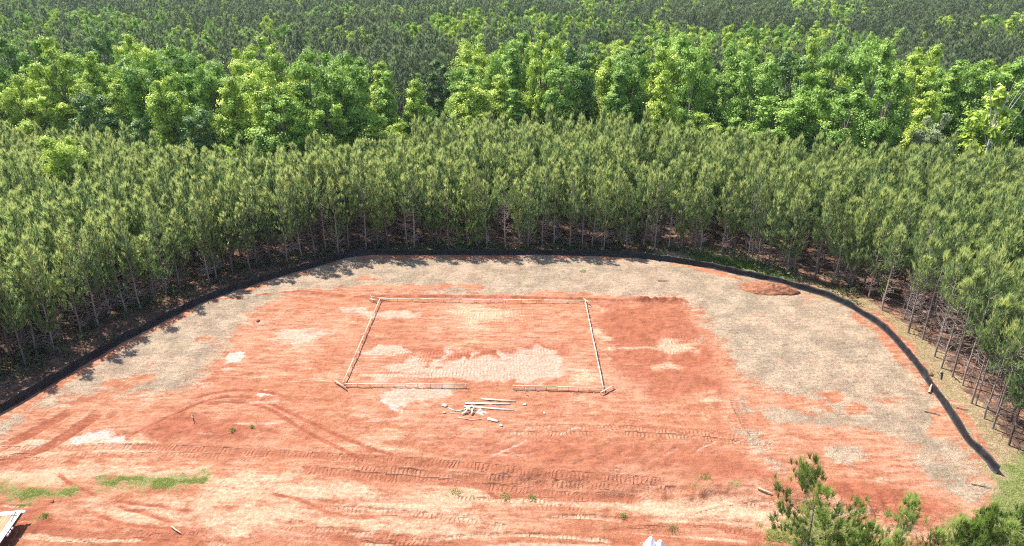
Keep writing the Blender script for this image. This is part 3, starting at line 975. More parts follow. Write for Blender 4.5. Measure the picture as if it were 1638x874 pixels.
def scatter_stuff(name, pts, wholes, label, cat, seed):
    """one object: the given trees instanced on points"""
    pts = np.asarray(pts, float)
    me = bpy.data.meshes.new(name)
    me.vertices.add(len(pts))
    me.vertices.foreach_set('co', pts[:, :3].astype(np.float32).ravel())
    a = me.attributes.new('size', 'FLOAT_VECTOR', 'POINT')
    a.data.foreach_set('vector', np.stack([pts[:, 3], pts[:, 3], pts[:, 4]], -1).astype(np.float32).ravel())
    a = me.attributes.new('turn', 'FLOAT_VECTOR', 'POINT')
    r = np.random.default_rng(seed)
    a.data.foreach_set('vector', np.stack([r.normal(0, .03, len(pts)), r.normal(0, .03, len(pts)), r.uniform(0, 6.28, len(pts))], -1).astype(np.float32).ravel())
    a = me.attributes.new('which', 'INT', 'POINT')
    a.data.foreach_set('value', r.integers(0, len(wholes), len(pts)).astype(np.int32))
    me.update()
    o = link(name, me)
    tag(o, label, cat, kind='stuff')
    kinds = bpy.data.collections.new(name + '_kinds')
    for w in wholes:
        kinds.objects.link(bpy.data.objects.new(w.name, w))
    g = bpy.data.node_groups.new(name + '_scatter', 'GeometryNodeTree')
    g.interface.new_socket('Geometry', in_out='INPUT', socket_type='NodeSocketGeometry')
    g.interface.new_socket('Geometry', in_out='OUTPUT', socket_type='NodeSocketGeometry')
    gi, go = g.nodes.new('NodeGroupInput'), g.nodes.new('NodeGroupOutput')
    ci = g.nodes.new('GeometryNodeCollectionInfo')
    ci.inputs['Collection'].default_value = kinds
    ci.inputs['Separate Children'].default_value = True
    ci.inputs['Reset Children'].default_value = True
    ip = g.nodes.new('GeometryNodeInstanceOnPoints')
    ip.inputs['Pick Instance'].default_value = True
    def na(nm, dt):
        q = g.nodes.new('GeometryNodeInputNamedAttribute')
        q.data_type = dt
        q.inputs[0].default_value = nm
        return q.outputs[0]
    L = g.links.new
    L(gi.outputs[0], ip.inputs['Points'])
    L(ci.outputs[0], ip.inputs['Instance'])
    L(na('which', 'INT'), ip.inputs['Instance Index'])
    er = g.nodes.new('FunctionNodeEulerToRotation')
    L(na('turn', 'FLOAT_VECTOR'), er.inputs[0])
    L(er.outputs[0], ip.inputs['Rotation'])
    L(na('size', 'FLOAT_VECTOR'), ip.inputs['Scale'])
    L(ip.outputs[0], go.inputs[0])
    md = o.modifiers.new('scatter', 'NODES')
    md.node_group = g
    return o


PINES = [pine_meshes('plantation_pine', 100 + k, h=8.6, crown_from=0.34 + 0.025 * (k % 4), reach=1.12 + 0.09 * (k % 3), dens=1.5, dead=46 + 7 * (k % 4)) for k in range(7)]
RIGHT_PINE = [pine_meshes('bare_stem_pine', 121 + k, h=8.8, crown_from=0.52, reach=1.1, dens=1.4, dead=24, mats=(M_PINE, M_TWIG), trunk_r=0.06) for k in range(3)]
FRONT_PINE = [pine_meshes('front_rank_pine', 171 + k, h=8.6, crown_from=0.20 + 0.05 * k, reach=1.2, dens=1.25, dead=50, mats=(M_PINE, M_TWIG)) for k in range(4)]
EDGE_PINE = pine_meshes('pale_edge_pine', 131, h=8.6, crown_from=0.10, reach=1.7, dead=3, low_bushy=True, mats=(M_PINE_EDGE, M_BARK), dens=1.1)
BARE_PINE = [pine_meshes('twiggy_pine', 141 + k, h=8.2, crown_from=0.60, reach=1.2, dead=64, mats=(M_PINE, M_TWIG)) for k in range(2)]
FARP = [pine_meshes('tall_pine', 160 + k, h=15, crown_from=0.52, reach=2.1, dead=8, n_needle=8, nl=0.55, nw=0.12, tufts_per_m=3.6, whorl=0.7, trunk_r=0.15, upsweep=0.4, mats=(M_FARPINE, M_BARK)) for k in range(4)]
HW = {}
for i, (mt, shp, h, w, ba, lb, lv) in enumerate([
        ('bright', 'round', 16, 7.5, 0.20, 18, 260), ('bright', 'tall', 17, 7.4, 0.12, 18, 270), ('bright', 'cone', 16, 7.6, 0.08, 20, 260),
        ('mid', 'round', 16, 8.5, 0.22, 20, 260), ('mid', 'tall', 17, 7.6, 0.14, 18, 270), ('mid', 'cone', 15, 6.0, 0.08, 18, 260),
        ('dark', 'round', 16, 8.5, 0.12, 20, 260), ('dark', 'tall', 16, 6.5, 0.10, 18, 260), ('pale', 'round', 14, 7.0, 0.15, 16, 260)]):
    HW.setdefault(mt, []).append(hardwood_meshes('hardwood_' + mt + '_' + shp, 200 + i, h, w, ba, int(lb * 1.05), int(lv * 3.6), 0.29, mt, shp))

# --- plantation footprint
base_px = [(-330, 760), (-120, 660), (0, 600), (60, 572), (110, 545), (170, 512), (240, 482), (300, 458), (400, 430), (500, 409), (560, 400), (640, 397), (720, 398), (800, 398), (900, 396), (1000, 397),
           (1090, 403), (1160, 411), (1240, 430), (1300, 446), (1360, 464), (1420, 492), (1470, 540), (1530, 610), (1585, 695), (1660, 735), (1800, 830)]
top_px = [(-400, 172), (-100, 178), (0, 186), (120, 205), (250, 225), (330, 238), (420, 246), (520, 236), (620, 226), (700, 196), (800, 193), (900, 193), (1000, 194), (1100, 210), (1200, 218), (1300, 231),
          (1400, 240), (1500, 236), (1638, 236), (2050, 236)]
inner_b = px_line(base_px)
outer_b = px_line(top_px, 7.6)
stand = np.vstack([inner_b, outer_b[::-1]])
sp = 1.78
cand = []
for i, u in enumerate(np.arange(-110, 115, sp)):
    for v in np.arange(20, 140, sp * 0.92):
        cand.append((u + rng.normal(0, 0.33), v + rng.normal(0, 0.33) + (i % 2) * sp * 0.46))
cand = np.array(cand)
# a first rank follows the edge of the stand
edge = resample(inner_b, 1.45)
edge = edge + rng.normal(0, 0.35, edge.shape)
sdp = poly_sd(stand, cand[:, 0], cand[:, 1])
cand = cand[(sdp > 1.3) & (fbm(cand[:, 0] * 0.30, cand[:, 1] * 0.30, 95, 2) > 0.27)]
cand = np.vstack([edge, cand])
hs = np.clip(rng.normal(1.0, 0.12, len(cand)), 0.72, 1.28)
hs *= 0.94 + 0.12 * fbm(cand[:, 0] * 0.08, cand[:, 1] * 0.08, 91)
cz = gz(cand[:, 0], cand[:, 1])
ppx, ppy, pd = proj(cand[:, 0], cand[:, 1], cz + 7)
vis = (ppx > -260) & (ppx < PW + 260) & (ppy < PH + 300) & (pd > 5)
cand, hs, cz, ppx, ppy, pd = (a[vis] for a in (cand, hs, cz, ppx, ppy, pd))
deep = poly_sd(stand, cand[:, 0], cand[:, 1])
d_in = np.array([np.min(np.hypot(*(edge - c).T)) for c in cand])
inframe = (ppx > -12) & (ppx < PW + 12) & (ppy < PH + 40)
order = np.argsort(np.where(inframe, pd - 8 * (d_in < 1.2) + 0.4 * d_in, 1e6))
single = order[:300]
single_set = set(single.tolist())
used_edge = [False]
for i in single:
    x, y = cand[i]
    front = d_in[i] < 1.4
    side = 'left' if ppx[i] < 520 else ('back' if ppx[i] < 1190 else 'right')
    rz = rng.uniform(0, 6.28)
    s = 0.92 + 0.16 * rng.random()
    if front and 715 < ppx[i] < 745 and not used_edge[0]:
        used_edge[0] = True
        plant_tree('pine_tree', EDGE_PINE, x, y, rz, 1.0, 'pale green bushy young pine branched almost to the ground behind the back fence', 'pine tree', sz=1.0)
        continue
    if front and rng.random() < 0.20:
        plant_tree('pine_tree', BARE_PINE[i % 2], x, y, rz, s,
                   {'left': 'twiggy pine with a bare pinkish lower half on the stand edge along the left fence', 'back': 'twiggy pine with a bare pinkish lower half on the stand edge behind the back fence',
                    'right': 'twiggy pine with a bare pinkish lower half on the stand edge along the right fence'}[side], 'pine tree', 'twiggy pines on the stand edge, ' + side, sz=hs[i])
        continue
    if front:
        lab = {'left': 'slender young pine with dead lower branches in the front rank along the left fence', 'back': 'slender young pine with dead lower branches in the front rank behind the back fence',
               'right': 'slender young pine with dead lower branches in the front rank beside the right dirt strip'}[side]
        grp = 'front rank pines, ' + side
    else:
        lab = {'left': 'young pine packed inside the stand behind the front rank on the left', 'back': 'young pine packed inside the stand behind the front rank at the back',
               'right': 'young pine packed inside the stand behind the front rank on the right'}[side]
        grp = 'pines inside the stand, ' + side
    plant_tree('pine_tree', RIGHT_PINE[i % 3] if ppx[i] > 1430 and d_in[i] < 5 else (FRONT_PINE[i % 4] if front and i % 3 else PINES[i % 7]), x, y, rz, s, lab, 'pine tree', grp, sz=hs[i], tilt=rng.normal(0, 0.03))
rest = np.array([i for i in range(len(cand)) if i not in single_set])
print('plantation', len(cand), 'rest', len(rest))
scatter_stuff('pine_plantation', np.column_stack([cand[rest], cz[rest], 0.92 + 0.16 * rng.random(len(rest)), hs[rest]]), [p[2] for p in PINES],
              'dense green mass of the rest of the young pine plantation', 'pine plantation', 5)

# --- one bright broadleaf standing above the young pines on the left
x, y = at(115, 322, 4.5)
plant_tree('broadleaf_tree', HW['bright'][0], float(x), float(y), 1.0, 0.82, 'single bright green broadleaf tree standing among the young pines on the left', 'tree', sz=0.78)

# --- hardwood belt behind the plantation
belt_inner = resample(outer_b, 1.0)
hw_pts = []
bo = np.argsort(belt_inner[:, 0])
def far_enough(p, lst, d):
    return all((p[0] - q[0]) ** 2 + (p[1] - q[1]) ** 2 > d * d for q in lst)
sx, sy = at(1490, 232, 7.6)
silver_xy = (float(sx), float(sy) + 0.3)
sx, sy = at(1597, 230, 7.6)
snag_xy = (float(sx), float(sy) + 2.0)
tang = np.gradient(belt_inner, axis=0)
nrm = np.stack([-tang[:, 1], tang[:, 0]], -1)
nrm /= np.linalg.norm(nrm, axis=1, keepdims=True)
for row, (off, dmin) in enumerate(((3.2, 4.2), (8.0, 4.8), (13.5, 5.3), (19, 5.6), (26, 5.8), (34, 6.2))):
    for i in rng.permutation(len(belt_inner)):
        p = belt_inner[i] + nrm[i] * (off + rng.normal(0, 0.9))
        if poly_sd(stand, p[:1], p[1:])[0] > -2.2 or p[1] < np.interp(p[0], belt_inner[bo, 0], belt_inner[bo, 1]) + 1.5:
            continue
        qx, qy, qd = proj(p[0], p[1], 10)
        if -160 < qx < PW + 160 and far_enough(p, hw_pts, dmin) and far_enough(p, [silver_xy, snag_xy], 4.6):
            hw_pts.append((p[0], p[1], row))
print('hardwoods', len(hw_pts))
words = {'bright': 'yellow green', 'mid': 'fresh green', 'dark': 'dark green', 'pale': 'silvery green'}
hw_xy = [(a, b) for a, b, c in hw_pts]
n_one = 0
gap = lambda qx: 615 < qx < 690
for x, y, row in hw_pts:
    qx, qy, qd = proj(x, y, 12)
    u = rng.random() * 0.7 + 0.3 * float(fbm(np.array([x * 0.06]), np.array([y * 0.06]), 61)[0])
    if 1250 < qx < 1480 and row < 3:
        kind = 'dark' if u < 0.42 else 'mid'
    elif row == 0:
        kind = 'bright' if u < 0.34 else ('mid' if u < 0.62 else 'dark')
    else:
        kind = 'bright' if u < 0.44 else ('mid' if u < 0.74 else ('dark' if u < 0.92 else 'pale'))
    hgt = rng.uniform(0.80, 1.22) + 0.06 * (row > 0)
    if row == 0:
        hgt *= rng.choice([0.5, 0.75, 0.95, 1.0])
    side = 'left' if qx < 560 else ('middle' if qx < 1120 else 'right')
    place = 'first row facing the young pines' if row < 2 else 'deeper rows of the belt'
    if gap(qx) and 0 < row < 4:
        plant_tree('tall_pine', FARP[n_one % 4], x, y, rng.uniform(0, 6.28), 1.1, 'tall grey green pine in the dark gap of the hardwood belt', 'pine tree', 'tall pines in the belt gap', sz=1.15)
        continue
    n_one += 1
    ms = HW[kind][n_one % len(HW[kind])]
    s = rng.uniform(0.85, 1.2) * (0.75 if hgt < 0.6 else 1)
    plant_tree('broadleaf_tree', ms, x, y, rng.uniform(0, 6.28), s, '%s broadleaf tree in the %s, %s of the picture' % (words[kind], place, side), 'tree', 'hardwoods: %s, %s, %s' % (words[kind], place, side), sz=hgt)
x, y = silver_xy
plant_tree('broadleaf_tree', HW['pale'][0], x, y, 0.6, 0.78, 'rounded silvery grey leaved tree rising behind the young pines on the right', 'tree', sz=0.95)
SNAG = hardwood_meshes('snag', 290, 15, 7.0, 0.25, 13, 170, 0.5, 'bright', 'round', M_WBARK, 6)
x, y = snag_xy
plant_tree('broadleaf_tree', SNAG, x, y, 0.2, 1.0, 'thin crowned tree with bleached bare forked trunks at the right edge', 'tree', sz=1.1)

# --- the forest beyond
belt_out = belt_inner + nrm * 38
far_poly_y = lambda x_: np.interp(x_, belt_out[np.argsort(belt_out[:, 0]), 0], np.sort(belt_out[:, 0]) * 0 + belt_out[np.argsort(belt_out[:, 0]), 1])
fp, fh = [], []
yv = 105.0
while yv < 640:
    stp = 4.1 + 0.0035 * (yv - 105)
    half = yv * 0.80 + 25
    xs_ = np.arange(-half, half, stp)
    xs_ = xs_ + rng.normal(0, stp * 0.3, len(xs_))
    ys_ = yv + rng.normal(0, stp * 0.3, len(xs_))
    okk = ys_ > far_poly_y(xs_)
    xs_, ys_ = xs_[okk], ys_[okk]
    f = fbm(xs_ * 0.024, ys_ * 0.038, 71, 4) + 0.32 * (rng.random(len(xs_)) - 0.5) * 0.5
    f += 0.05 * sstep(230, 150, ys_) * sstep(-20, 40, xs_)
    hw_m = f > 0.57
    fp += [(a, b) for a, b in zip(xs_[~hw_m], ys_[~hw_m])]
    fh += [(a, b) for a, b in zip(xs_[hw_m], ys_[hw_m])]
    yv += stp
fp, fh = np.array(fp), np.array(fh)
print('far pines', len(fp), 'far hardwoods', len(fh))


def split_near(P, n):
    qx, qy, qd = proj(P[:, 0], P[:, 1], gz(P[:, 0], P[:, 1]) + 12)
    o = np.argsort(np.where((qx > -5) & (qx < PW + 5) & (qy > -10), qd, 1e6))
    return o[:n], o[n:]


a, b = split_near(fp, 280)
for k, i in enumerate(a):
    x, y = fp[i]
    qx = proj(x, y, 12)[0]
    side = 'left' if qx < 560 else ('middle' if qx < 1120 else 'right')
    plant_tree('tall_pine', FARP[k % 4], x, y, rng.uniform(0, 6.28), rng.uniform(0.85, 1.1), 'tall dark pine just beyond the bright hardwood belt, %s of the picture' % side, 'pine tree', 'tall pines beyond the belt, ' + side, sz=rng.uniform(0.82, 1.12))
pz = gz(fp[b, 0], fp[b, 1])
scatter_stuff('distant_pine_forest', np.column_stack([fp[b], pz, rng.uniform(0.8, 1.25, len(b)), rng.uniform(0.74, 1.22, len(b))]), [p[2] for p in FARP], 'far off dark pine forest stretching away to the top of the picture', 'forest', 6)
a, b = split_near(fh, 60)
for k, i in enumerate(a):
    x, y = fh[i]
    qx = proj(x, y, 12)[0]
    side = 'left' if qx < 560 else ('middle' if qx < 1120 else 'right')
    kind = ('bright', 'mid', 'bright')[k % 3]
    plant_tree('broadleaf_tree', HW[kind][k % len(HW[kind])], x, y, rng.uniform(0, 6.28), rng.uniform(0.6, 0.95), '%s broadleaf tree scattered among the tall dark pines, %s of the picture' % (words[kind], side), 'tree',
               'hardwoods among tall pines: %s, %s' % (words[kind], side), sz=rng.uniform(0.72, 1.0))
hz = gz(fh[b, 0], fh[b, 1])
scatter_stuff('distant_hardwoods', np.column_stack([fh[b], hz, rng.uniform(0.5, 1.0, len(b)), rng.uniform(0.66, 1.04, len(b))]), [HW['bright'][0][2], HW['bright'][2][2], HW['mid'][1][2], HW['bright'][1][2], HW['mid'][0][2]],
              'far off bright green hardwoods dotted through the dark pine forest', 'forest', 8)

# --- pines close to the camera, in the lower right corner
NEAR = [pine_meshes('near_pine_open', 310, round_top=True, h=8.4, crown_from=0.50, reach=1.9, dead=8, dens=1.5, n_needle=26, nl=0.40, nw=0.024, spread=0.42, upsweep=0.75, mats=(M_PINE_NEAR, M_BARK), trunk_r=0.09, whorl=0.6, tufts_per_m=5.0),
        pine_meshes('near_pine_bright', 321, h=6.2, crown_from=0.35, reach=1.4, dead=3, dens=1.0, n_needle=26, nl=0.34, nw=0.026, spread=0.4, upsweep=0.9, mats=(M_PINE_EDGE, M_BARK), trunk_r=0.06, whorl=0.45, low_bushy=True),
        pine_meshes('near_pine_dense', 332, h=6.0, crown_from=0.25, reach=1.6, dead=2, dens=1.3, n_needle=26, nl=0.34, nw=0.028, spread=0.42, upsweep=0.9, mats=(M_PINE_NEAR, M_BARK), trunk_r=0.06, whorl=0.40, low_bushy=True)]
for k, ht, tpx, tpy, dist_y, s, lab in ((0, 8.4, 1312, 772, 25.0, 1.0, 'open crowned dark green pine with a visible forked trunk at the bottom right'),
                                   (1, 6.2, 1462, 792, 26.0, 1.0, 'bright yellow green pine sapling right of the open crowned pine'),
                                   (2, 6.0, 1395, 836, 25.5, 0.75, 'small dark pine sapling between the open crowned pine and the bright sapling'),
                                   (2, 6.0, 1345, 850, 25.2, 0.6, 'small pine sapling half hidden under the open crowned pine'),
                                   (2, 6.0, 1596, 806, 25.5, 0.8, 'broad dense green pine sapling near the bottom right corner'),
                                   (2, 6.0, 1645, 800, 25.8, 0.8, 'green pine sapling cut off by the right edge of the picture'),
                                   (1, 6.2, 1540, 826, 25.5, 0.8, 'yellow green pine sapling left of the broad dense one in the corner'),
                                   (1, 6.2, 1502, 846, 25.2, 0.8, 'yellow green pine sapling third from the left in the row at the bottom right'),
                                   (2, 6.0, 1566, 830, 25.0, 0.75, 'low green pine sapling in front of the broad dense one in the corner'),
                                   (1, 6.2, 1622, 836, 24.8, 0.9, 'yellow green pine sapling lowest in the bottom right corner'),
                                   (1, 6.2, 1440, 850, 24.5, 0.75, 'low yellow green pine sapling at the bottom edge in front of the others')):
    # height that puts the tip where it stands in the photograph
    bq = (PH / 2 - tpy) / FPX
    dy, dz = CP + bq * SP, -SP + bq * CP
    z = CAM_H + dist_y * dz / dy
    x = (tpx - PW / 2) / FPX * (dist_y / dy)
    g0 = float(gz(x, dist_y))
    plant_tree('pine_tree', NEAR[k], x, dist_y, rng.uniform(0, 6.28), s, lab, 'pine tree', sz=(z - g0) / (ht + 0.4))

# ------------------------------------------------------------------ silt fence
t = NT('black_fabric')
f1 = t.noise(2.2, 5, 0.6, t.mapped())
f2 = t.noise(40, 2, 0.5, t.mapped())
M_FAB = t.done(t.princ(t.mix(t.ss(f1, 0.4, 0.68), (0.008, 0.008, 0.010), (0.022, 0.022, 0.025)), 0.55, 0.3, t.bump(t.math('ADD', f1, t.math('MULTIPLY', f2, 0.3)), 0.5, 0.08)).outputs[0])
fence = bpy.data.objects.new('silt_fence', None)
col.objects.link(fence)
f0 = FENCE_S[len(FENCE_S) // 2]
fence.location = (f0[0], f0[1], float(gz(*f0)))
tag(fence, 'long low black silt fence curving round the whole cleared pad', 'silt fence')
F_ = FENCE_S
tg = unit(np.gradient(F_, axis=0))
nout = np.stack([-tg[:, 1], tg[:, 0]], -1)        # away from the pad
ss_ = np.arange(len(F_)) * 0.3
gh = gz(F_[:, 0], F_[:, 1])
hh = 0.70 + 0.10 * (fbm(ss_ * 0.5, ss_ * 0, 5) - 0.5) * 2 + 0.10 * (fbm(ss_ * 1.7, ss_ * 0, 15) - 0.5) - 0.07 * np.abs(np.sin((ss_ - 0.9) * math.pi / 2.4))
wob = (fbm(ss_ * 0.6, ss_ * 0 + 3, 6) - 0.5) * 0.35
rows = []
for off, zz, bl in ((-0.08, 0.01, 0.0), (-0.04, 0.04, 0.0), (0.0, 0.10, 0.2), (0.02, 0.35, 0.7), (0.03, 0.7, 0.9), (0.04, 1.0, 1.0)):
    q = F_ + nout * (off + wob * bl * 0.5 + (fbm(ss_ * 2.5, ss_ * 0 + zz * 3, 8) - 0.5) * 0.09)[:, None]
    zq = gz(q[:, 0], q[:, 1]) + (zz if off < -0.05 else zz * hh)
    rows.append(np.column_stack([q, zq]))
fr = np.stack(rows)                                # rows x n x 3
th = np.concatenate([nout * 0.012, np.full((len(F_), 1), 0.0)], 1)
back_rows = fr + th[None] + np.array([0, 0, -0.004])
nr, nn = fr.shape[:2]
V = np.concatenate([fr.reshape(-1, 3), back_rows.reshape(-1, 3)]) - np.array(fence.location)
i0 = (np.arange(nr - 1)[:, None] * nn + np.arange(nn - 1)[None])
q1 = np.stack([i0, i0 + 1, i0 + 1 + nn, i0 + nn], -1).reshape(-1, 4)
q2 = q1[:, ::-1] + nr * nn
e = np.arange(nn - 1) + (nr - 1) * nn
q3 = np.stack([e, e + 1, e + 1 + nr * nn, e + nr * nn], -1)
link('fabric', mesh_np('fabric', V, [q1, q2, q3], [M_FAB], smooth=True), fence)
pk = np.arange(3, len(F_), 8)
for k in pk:
    p = F_[k] + nout[k] * (0.15 + wob[k] * 0.5)
    b = MB()
    lean = rng.normal(0, 0.03, 2)
    z0 = float(gz(*p))
    b.board((p[0], p[1], z0 - 0.3), (p[0] + lean[0], p[1] + lean[1], z0 + 0.74 + rng.normal(0, 0.03)), 0.045, 0.04, rng.uniform(0, 1))
    o = b.build('post', M_STAKE, fence)
    o.location = -fence.location

# ------------------------------------------------------------------ batter board frame round the house outline
HB = 0.32
frame = bpy.data.objects.new('batter_board_frame', None)
col.objects.link(frame)
c0 = on(757, 550)
frame.location = c0
tag(frame, 'low rectangular frame of pale boards on stakes marking out the house', 'layout frame')


def child(b, name, mat):
    o = b.build(name, mat, frame)
    o.location = -frame.location
    return o


BLc, BRc, TLc, TRc = on(548, 613, HB), on(965, 621, HB), on(608, 477, HB), on(936, 481, HB)
runs = [(on(551, 613.5, HB), on(748, 615, HB), 11, True, M_LUMBER), (on(820, 617, HB), on(963, 621, HB), 9, True, M_LUMBER), (BLc, TLc, 12, False, M_LUMBER), (TLc, TRc, 14, False, M_PALEWOOD), (BRc, TRc, 12, False, M_PALEWOOD)]
for a, b, ns, low, mt in runs:
    L = np.linalg.norm(b - a)
    nb = max(2, int(round(L / 4.2)))
    d = (b - a) / L
    for k in range(nb):
        p, q = a + d * (L * k / nb + 0.004), a + d * (L * (k + 1) / nb - 0.004)
        dz0 = 0.015 * rng.normal(0, 1)
        for v in (p, q):
            v[2] = float(gz(v[0], v[1])) * 0.3 + HB + dz0
        bb = MB().board(p, q, 0.085, 0.04)
        sd = np.cross(d, [0, 0, 1.0])
        child(bb, 'board', mt)
        if low:
            child(MB().board(p - np.array([0, 0, 0.23]), q - np.array([0, 0, 0.23]), 0.03, 0.035), 'lower_rail', mt)
    sd = np.cross(d, [0, 0, 1.0])
    for k in range(ns):
        p = a + d * (L * (k + 0.12) / (ns - 0.76)) + sd * (0.07 + rng.normal(0, 0.005))
        z0 = float(gz(p[0], p[1]))
        lean = rng.normal(0, 0.015, 2)
        child(MB().board((p[0], p[1], z0 - 0.2), (p[0] + lean[0], p[1] + lean[1], HB + 0.07 + 0.05 * rng.random()), 0.05, 0.045), 'stake', M_STAKE if k % 3 else mt)
for p0, p1 in (((536, 609), (553, 620)), ((961, 628), (981, 617)), ((604, 477), (622, 475.5)), ((934, 477.5), (945, 486)), ((602, 481), (592, 478))):
    a, b = on(*p0, HB - 0.06), on(*p1, HB - 0.06)
    child(MB().board(a, b, 0.12, 0.045, 0.2), 'brace', M_LUMBER)
    for v in (a, b):
        z0 = float(gz(v[0], v[1]))
        child(MB().board((v[0], v[1], z0 - 0.2), (v[0], v[1], v[2] + 0.06), 0.05, 0.045), 'stake', M_STAKE)


# ------------------------------------------------------------------ loose lumber and scraps
def plank(name, p0, p1, w, th, mat, label, cat, roll=0.0, group=None, lift=0.0, mid=None):
    a, b = on(*p0, 0.0), on(*p1, 0.0)
    a[2] += th / 2 + lift + 0.02
    b[2] += th / 2 + lift + 0.02
    c = (a + b) / 2
    c[2] = min(a[2], b[2]) - th / 2
    m = MB()
    if mid is None:
        m.board(a - c, b - c, w, th, roll)
    else:
        q = on(*mid, th / 2 + 0.03 + lift)
        m.board(a - c, q - c, w, th, roll).board(q - c, b - c, w, th, roll)
    o = m.build(name, mat, None, tuple(c))
    return tag(o, label, cat, group)


plank('loose_board', (770, 639), (825, 642.8), 0.17, 0.05, M_LUMBER, 'farthest of the three long boards lying in front of the frame', 'board')
plank('loose_board', (744, 646), (815.5, 647), 0.17, 0.05, M_PALEWOOD, 'middle one of the three long boards lying in front of the frame', 'board')
plank('loose_board', (742, 650.5), (821, 657), 0.17, 0.05, M_PALEWOOD, 'nearest of the three long boards, running beside the scrap heap', 'board')
plank('wood_lath', (717, 653), (741, 656.5), 0.08, 0.03, M_PALEWOOD, 'bent thin lath lying left of the scrap heap', 'lath', mid=(729, 657.8))
plank('wood_lath', (731, 668), (770, 671.5), 0.07, 0.03, M_LUMBER, 'thin lath lying on the clay below the scrap heap', 'lath', mid=(750, 671.2))
plank('wood_lath', (720, 661.5), (742, 662.5), 0.06, 0.03, M_STAKE, 'brown thin lath lying at the left foot of the scrap heap', 'lath')
plank('short_board', (780, 670.5), (797, 675), 0.24, 0.05, M_PALEWOOD, 'short pale board lying right of the lath below the heap', 'board')
plank('wood_block', (708, 648), (714.5, 651), 0.28, 0.05, M_PALEWOOD, 'small pale block lying left of the bent lath', 'wood block')
plank('wood_block', (708.5, 660), (713, 661.5), 0.16, 0.05, M_LUMBER, 'small tan block lying below left of the bent lath', 'wood block')
plank('wood_block', (799.5, 680), (803.5, 682.5), 0.20, 0.05, M_PALEWOOD, 'small pale offcut lying alone below the short board', 'wood block')
plank('wood_block', (837, 647.5), (842, 648), 0.20, 0.05, M_PALEWOOD, 'small white offcut right of the long boards', 'wood block')
plank('wood_block', (870, 660), (871.5, 663), 0.12, 0.04, M_LUMBER, 'tiny tan offcut lying alone far right of the boards', 'wood block')
# stake stuck in the ground
a = on(842, 632)
o = MB().board((0, 0, -0.2), (-0.10, 0.02, 0.55), 0.05, 0.045).build('survey_stake', M_PALEWOOD, None, tuple(a))
tag(o, 'pale leaning stake driven into the clay below the right front boards', 'stake')
a = on(596, 481)
o = MB().board((-0.35, 0.0, 0.03), (0.25, 0.1, 0.45), 0.05, 0.045).board((0.3, -0.1, 0.03), (-0.2, 0.1, 0.5), 0.05, 0.045).board((-0.1, 0.3, 0.03), (0.05, -0.1, 0.48), 0.05, 0.045).build('stake_tripod', M_PALEWOOD, None, tuple(a))
tag(o, 'white crossed stakes standing outside the far left frame corner', 'stakes')
spots = [(746, 660, 0.9, 0.5, 'pale offcut standing highest on the scrap heap'), (751, 658, 1.9, 0.42, 'pale offcut at the right rear of the scrap heap'), (743, 663, 0.5, 0.4, 'pale offcut at the left front of the scrap heap'),
         (755, 662, 1.5, 0.46, 'pale offcut leaning at the right side of the scrap heap'), (749, 655.5, 0.1, 0.6, 'pale offcut lying against the nearest long board'), (757, 656, 2.2, 0.5, 'upright pale offcut at the right end of the scrap heap')]
for px, py, an, ln, lab in spots:
    a = on(px, py)
    d = np.array([math.cos(an), math.sin(an), 0.35]) * ln
    o = MB().board(-d / 2 + np.array([0, 0, 0.16]), d / 2 + np.array([0, 0, 0.2]), 0.13, 0.04, rng.normal(0, 0.4)).build('wood_offcut', M_PALEWOOD, None, tuple(a))
    tag(o, lab, 'wood offcut')


def crumple(w, d, h, seed, peaks):
    r = np.random.default_rng(seed)
    n = 22
    u, v = np.meshgrid(np.linspace(-1, 1, n), np.linspace(-1, 1, n))
    z = np.zeros_like(u)
    for cx, cy, sx, hh_ in peaks:
        z = np.maximum(z, hh_ * np.clip(1 - (np.abs(u - cx) ** 1.5 + np.abs(v - cy) ** 1.5) / sx, 0, 1))
    z = z * h + 0.06 * h * fbm(u * 3 + seed, v * 3, seed, 3) * (z > 0.01)
    rim = np.clip((1 - np.maximum(np.abs(u), np.abs(v))) * 5, 0, 1)
    z *= rim
    x = u * w / 2 * (0.9 + 0.1 * r.random(u.shape))
    y = v * d / 2 * (0.9 + 0.1 * r.random(u.shape))
    V = np.stack([x, y, z + 0.01], -1).reshape(-1, 3)
    i = np.arange(n - 1)[:, None] * n + np.arange(n - 1)[None]
    F = np.stack([i, i + 1, i + 1 + n, i + n], -1).reshape(-1, 4)
    bot = V.copy()
    bot[:, 2] = -0.03
    e0 = np.concatenate([np.arange(n), n * np.arange(1, n) + n - 1, n * n - 2 - np.arange(n - 1), n * (n - 2 - np.arange(n - 2))])
    e1 = np.roll(e0, -1)
    side = np.stack([e0, e0 + n * n, e1 + n * n, e1], -1)
    return np.vstack([V, bot]), [F, F[:, ::-1] + n * n, side]


tt = NT('white_plastic')
M_WHITE = tt.done(tt.princ(tt.mix(tt.noise(3, 3, 0.5, tt.mapped()), (0.80, 0.80, 0.80), (0.86, 0.86, 0.85)), 0.45, 0.4).outputs[0])
a = on(770, 660)
V, F = crumple(0.75, 0.5, 0.28, 3, [(-0.2, 0.1, 0.7, 1.0), (0.4, -0.2, 0.5, 0.6)])
o = link('paper_bag', mesh_np('paper_bag', V, F, [M_PALEWOOD], smooth=False), None, tuple(a), -0.6)
tag(o, 'crumpled cream bag lying right of the scrap heap', 'bag')
a = on(1048, 880)
V, F = crumple(1.35, 1.3, 0.85, 5, [(-0.42, 0.25, 0.62, 1.0), (0.40, 0.05, 0.50, 0.78), (0.0, -0.5, 0.9, 0.5)])
o = link('white_sack', mesh_np('white_sack', V, F, [M_WHITE], smooth=False), None, tuple(a), 0.15)
tag(o, 'crumpled white sack with two peaks at the bottom edge of the picture', 'sack')


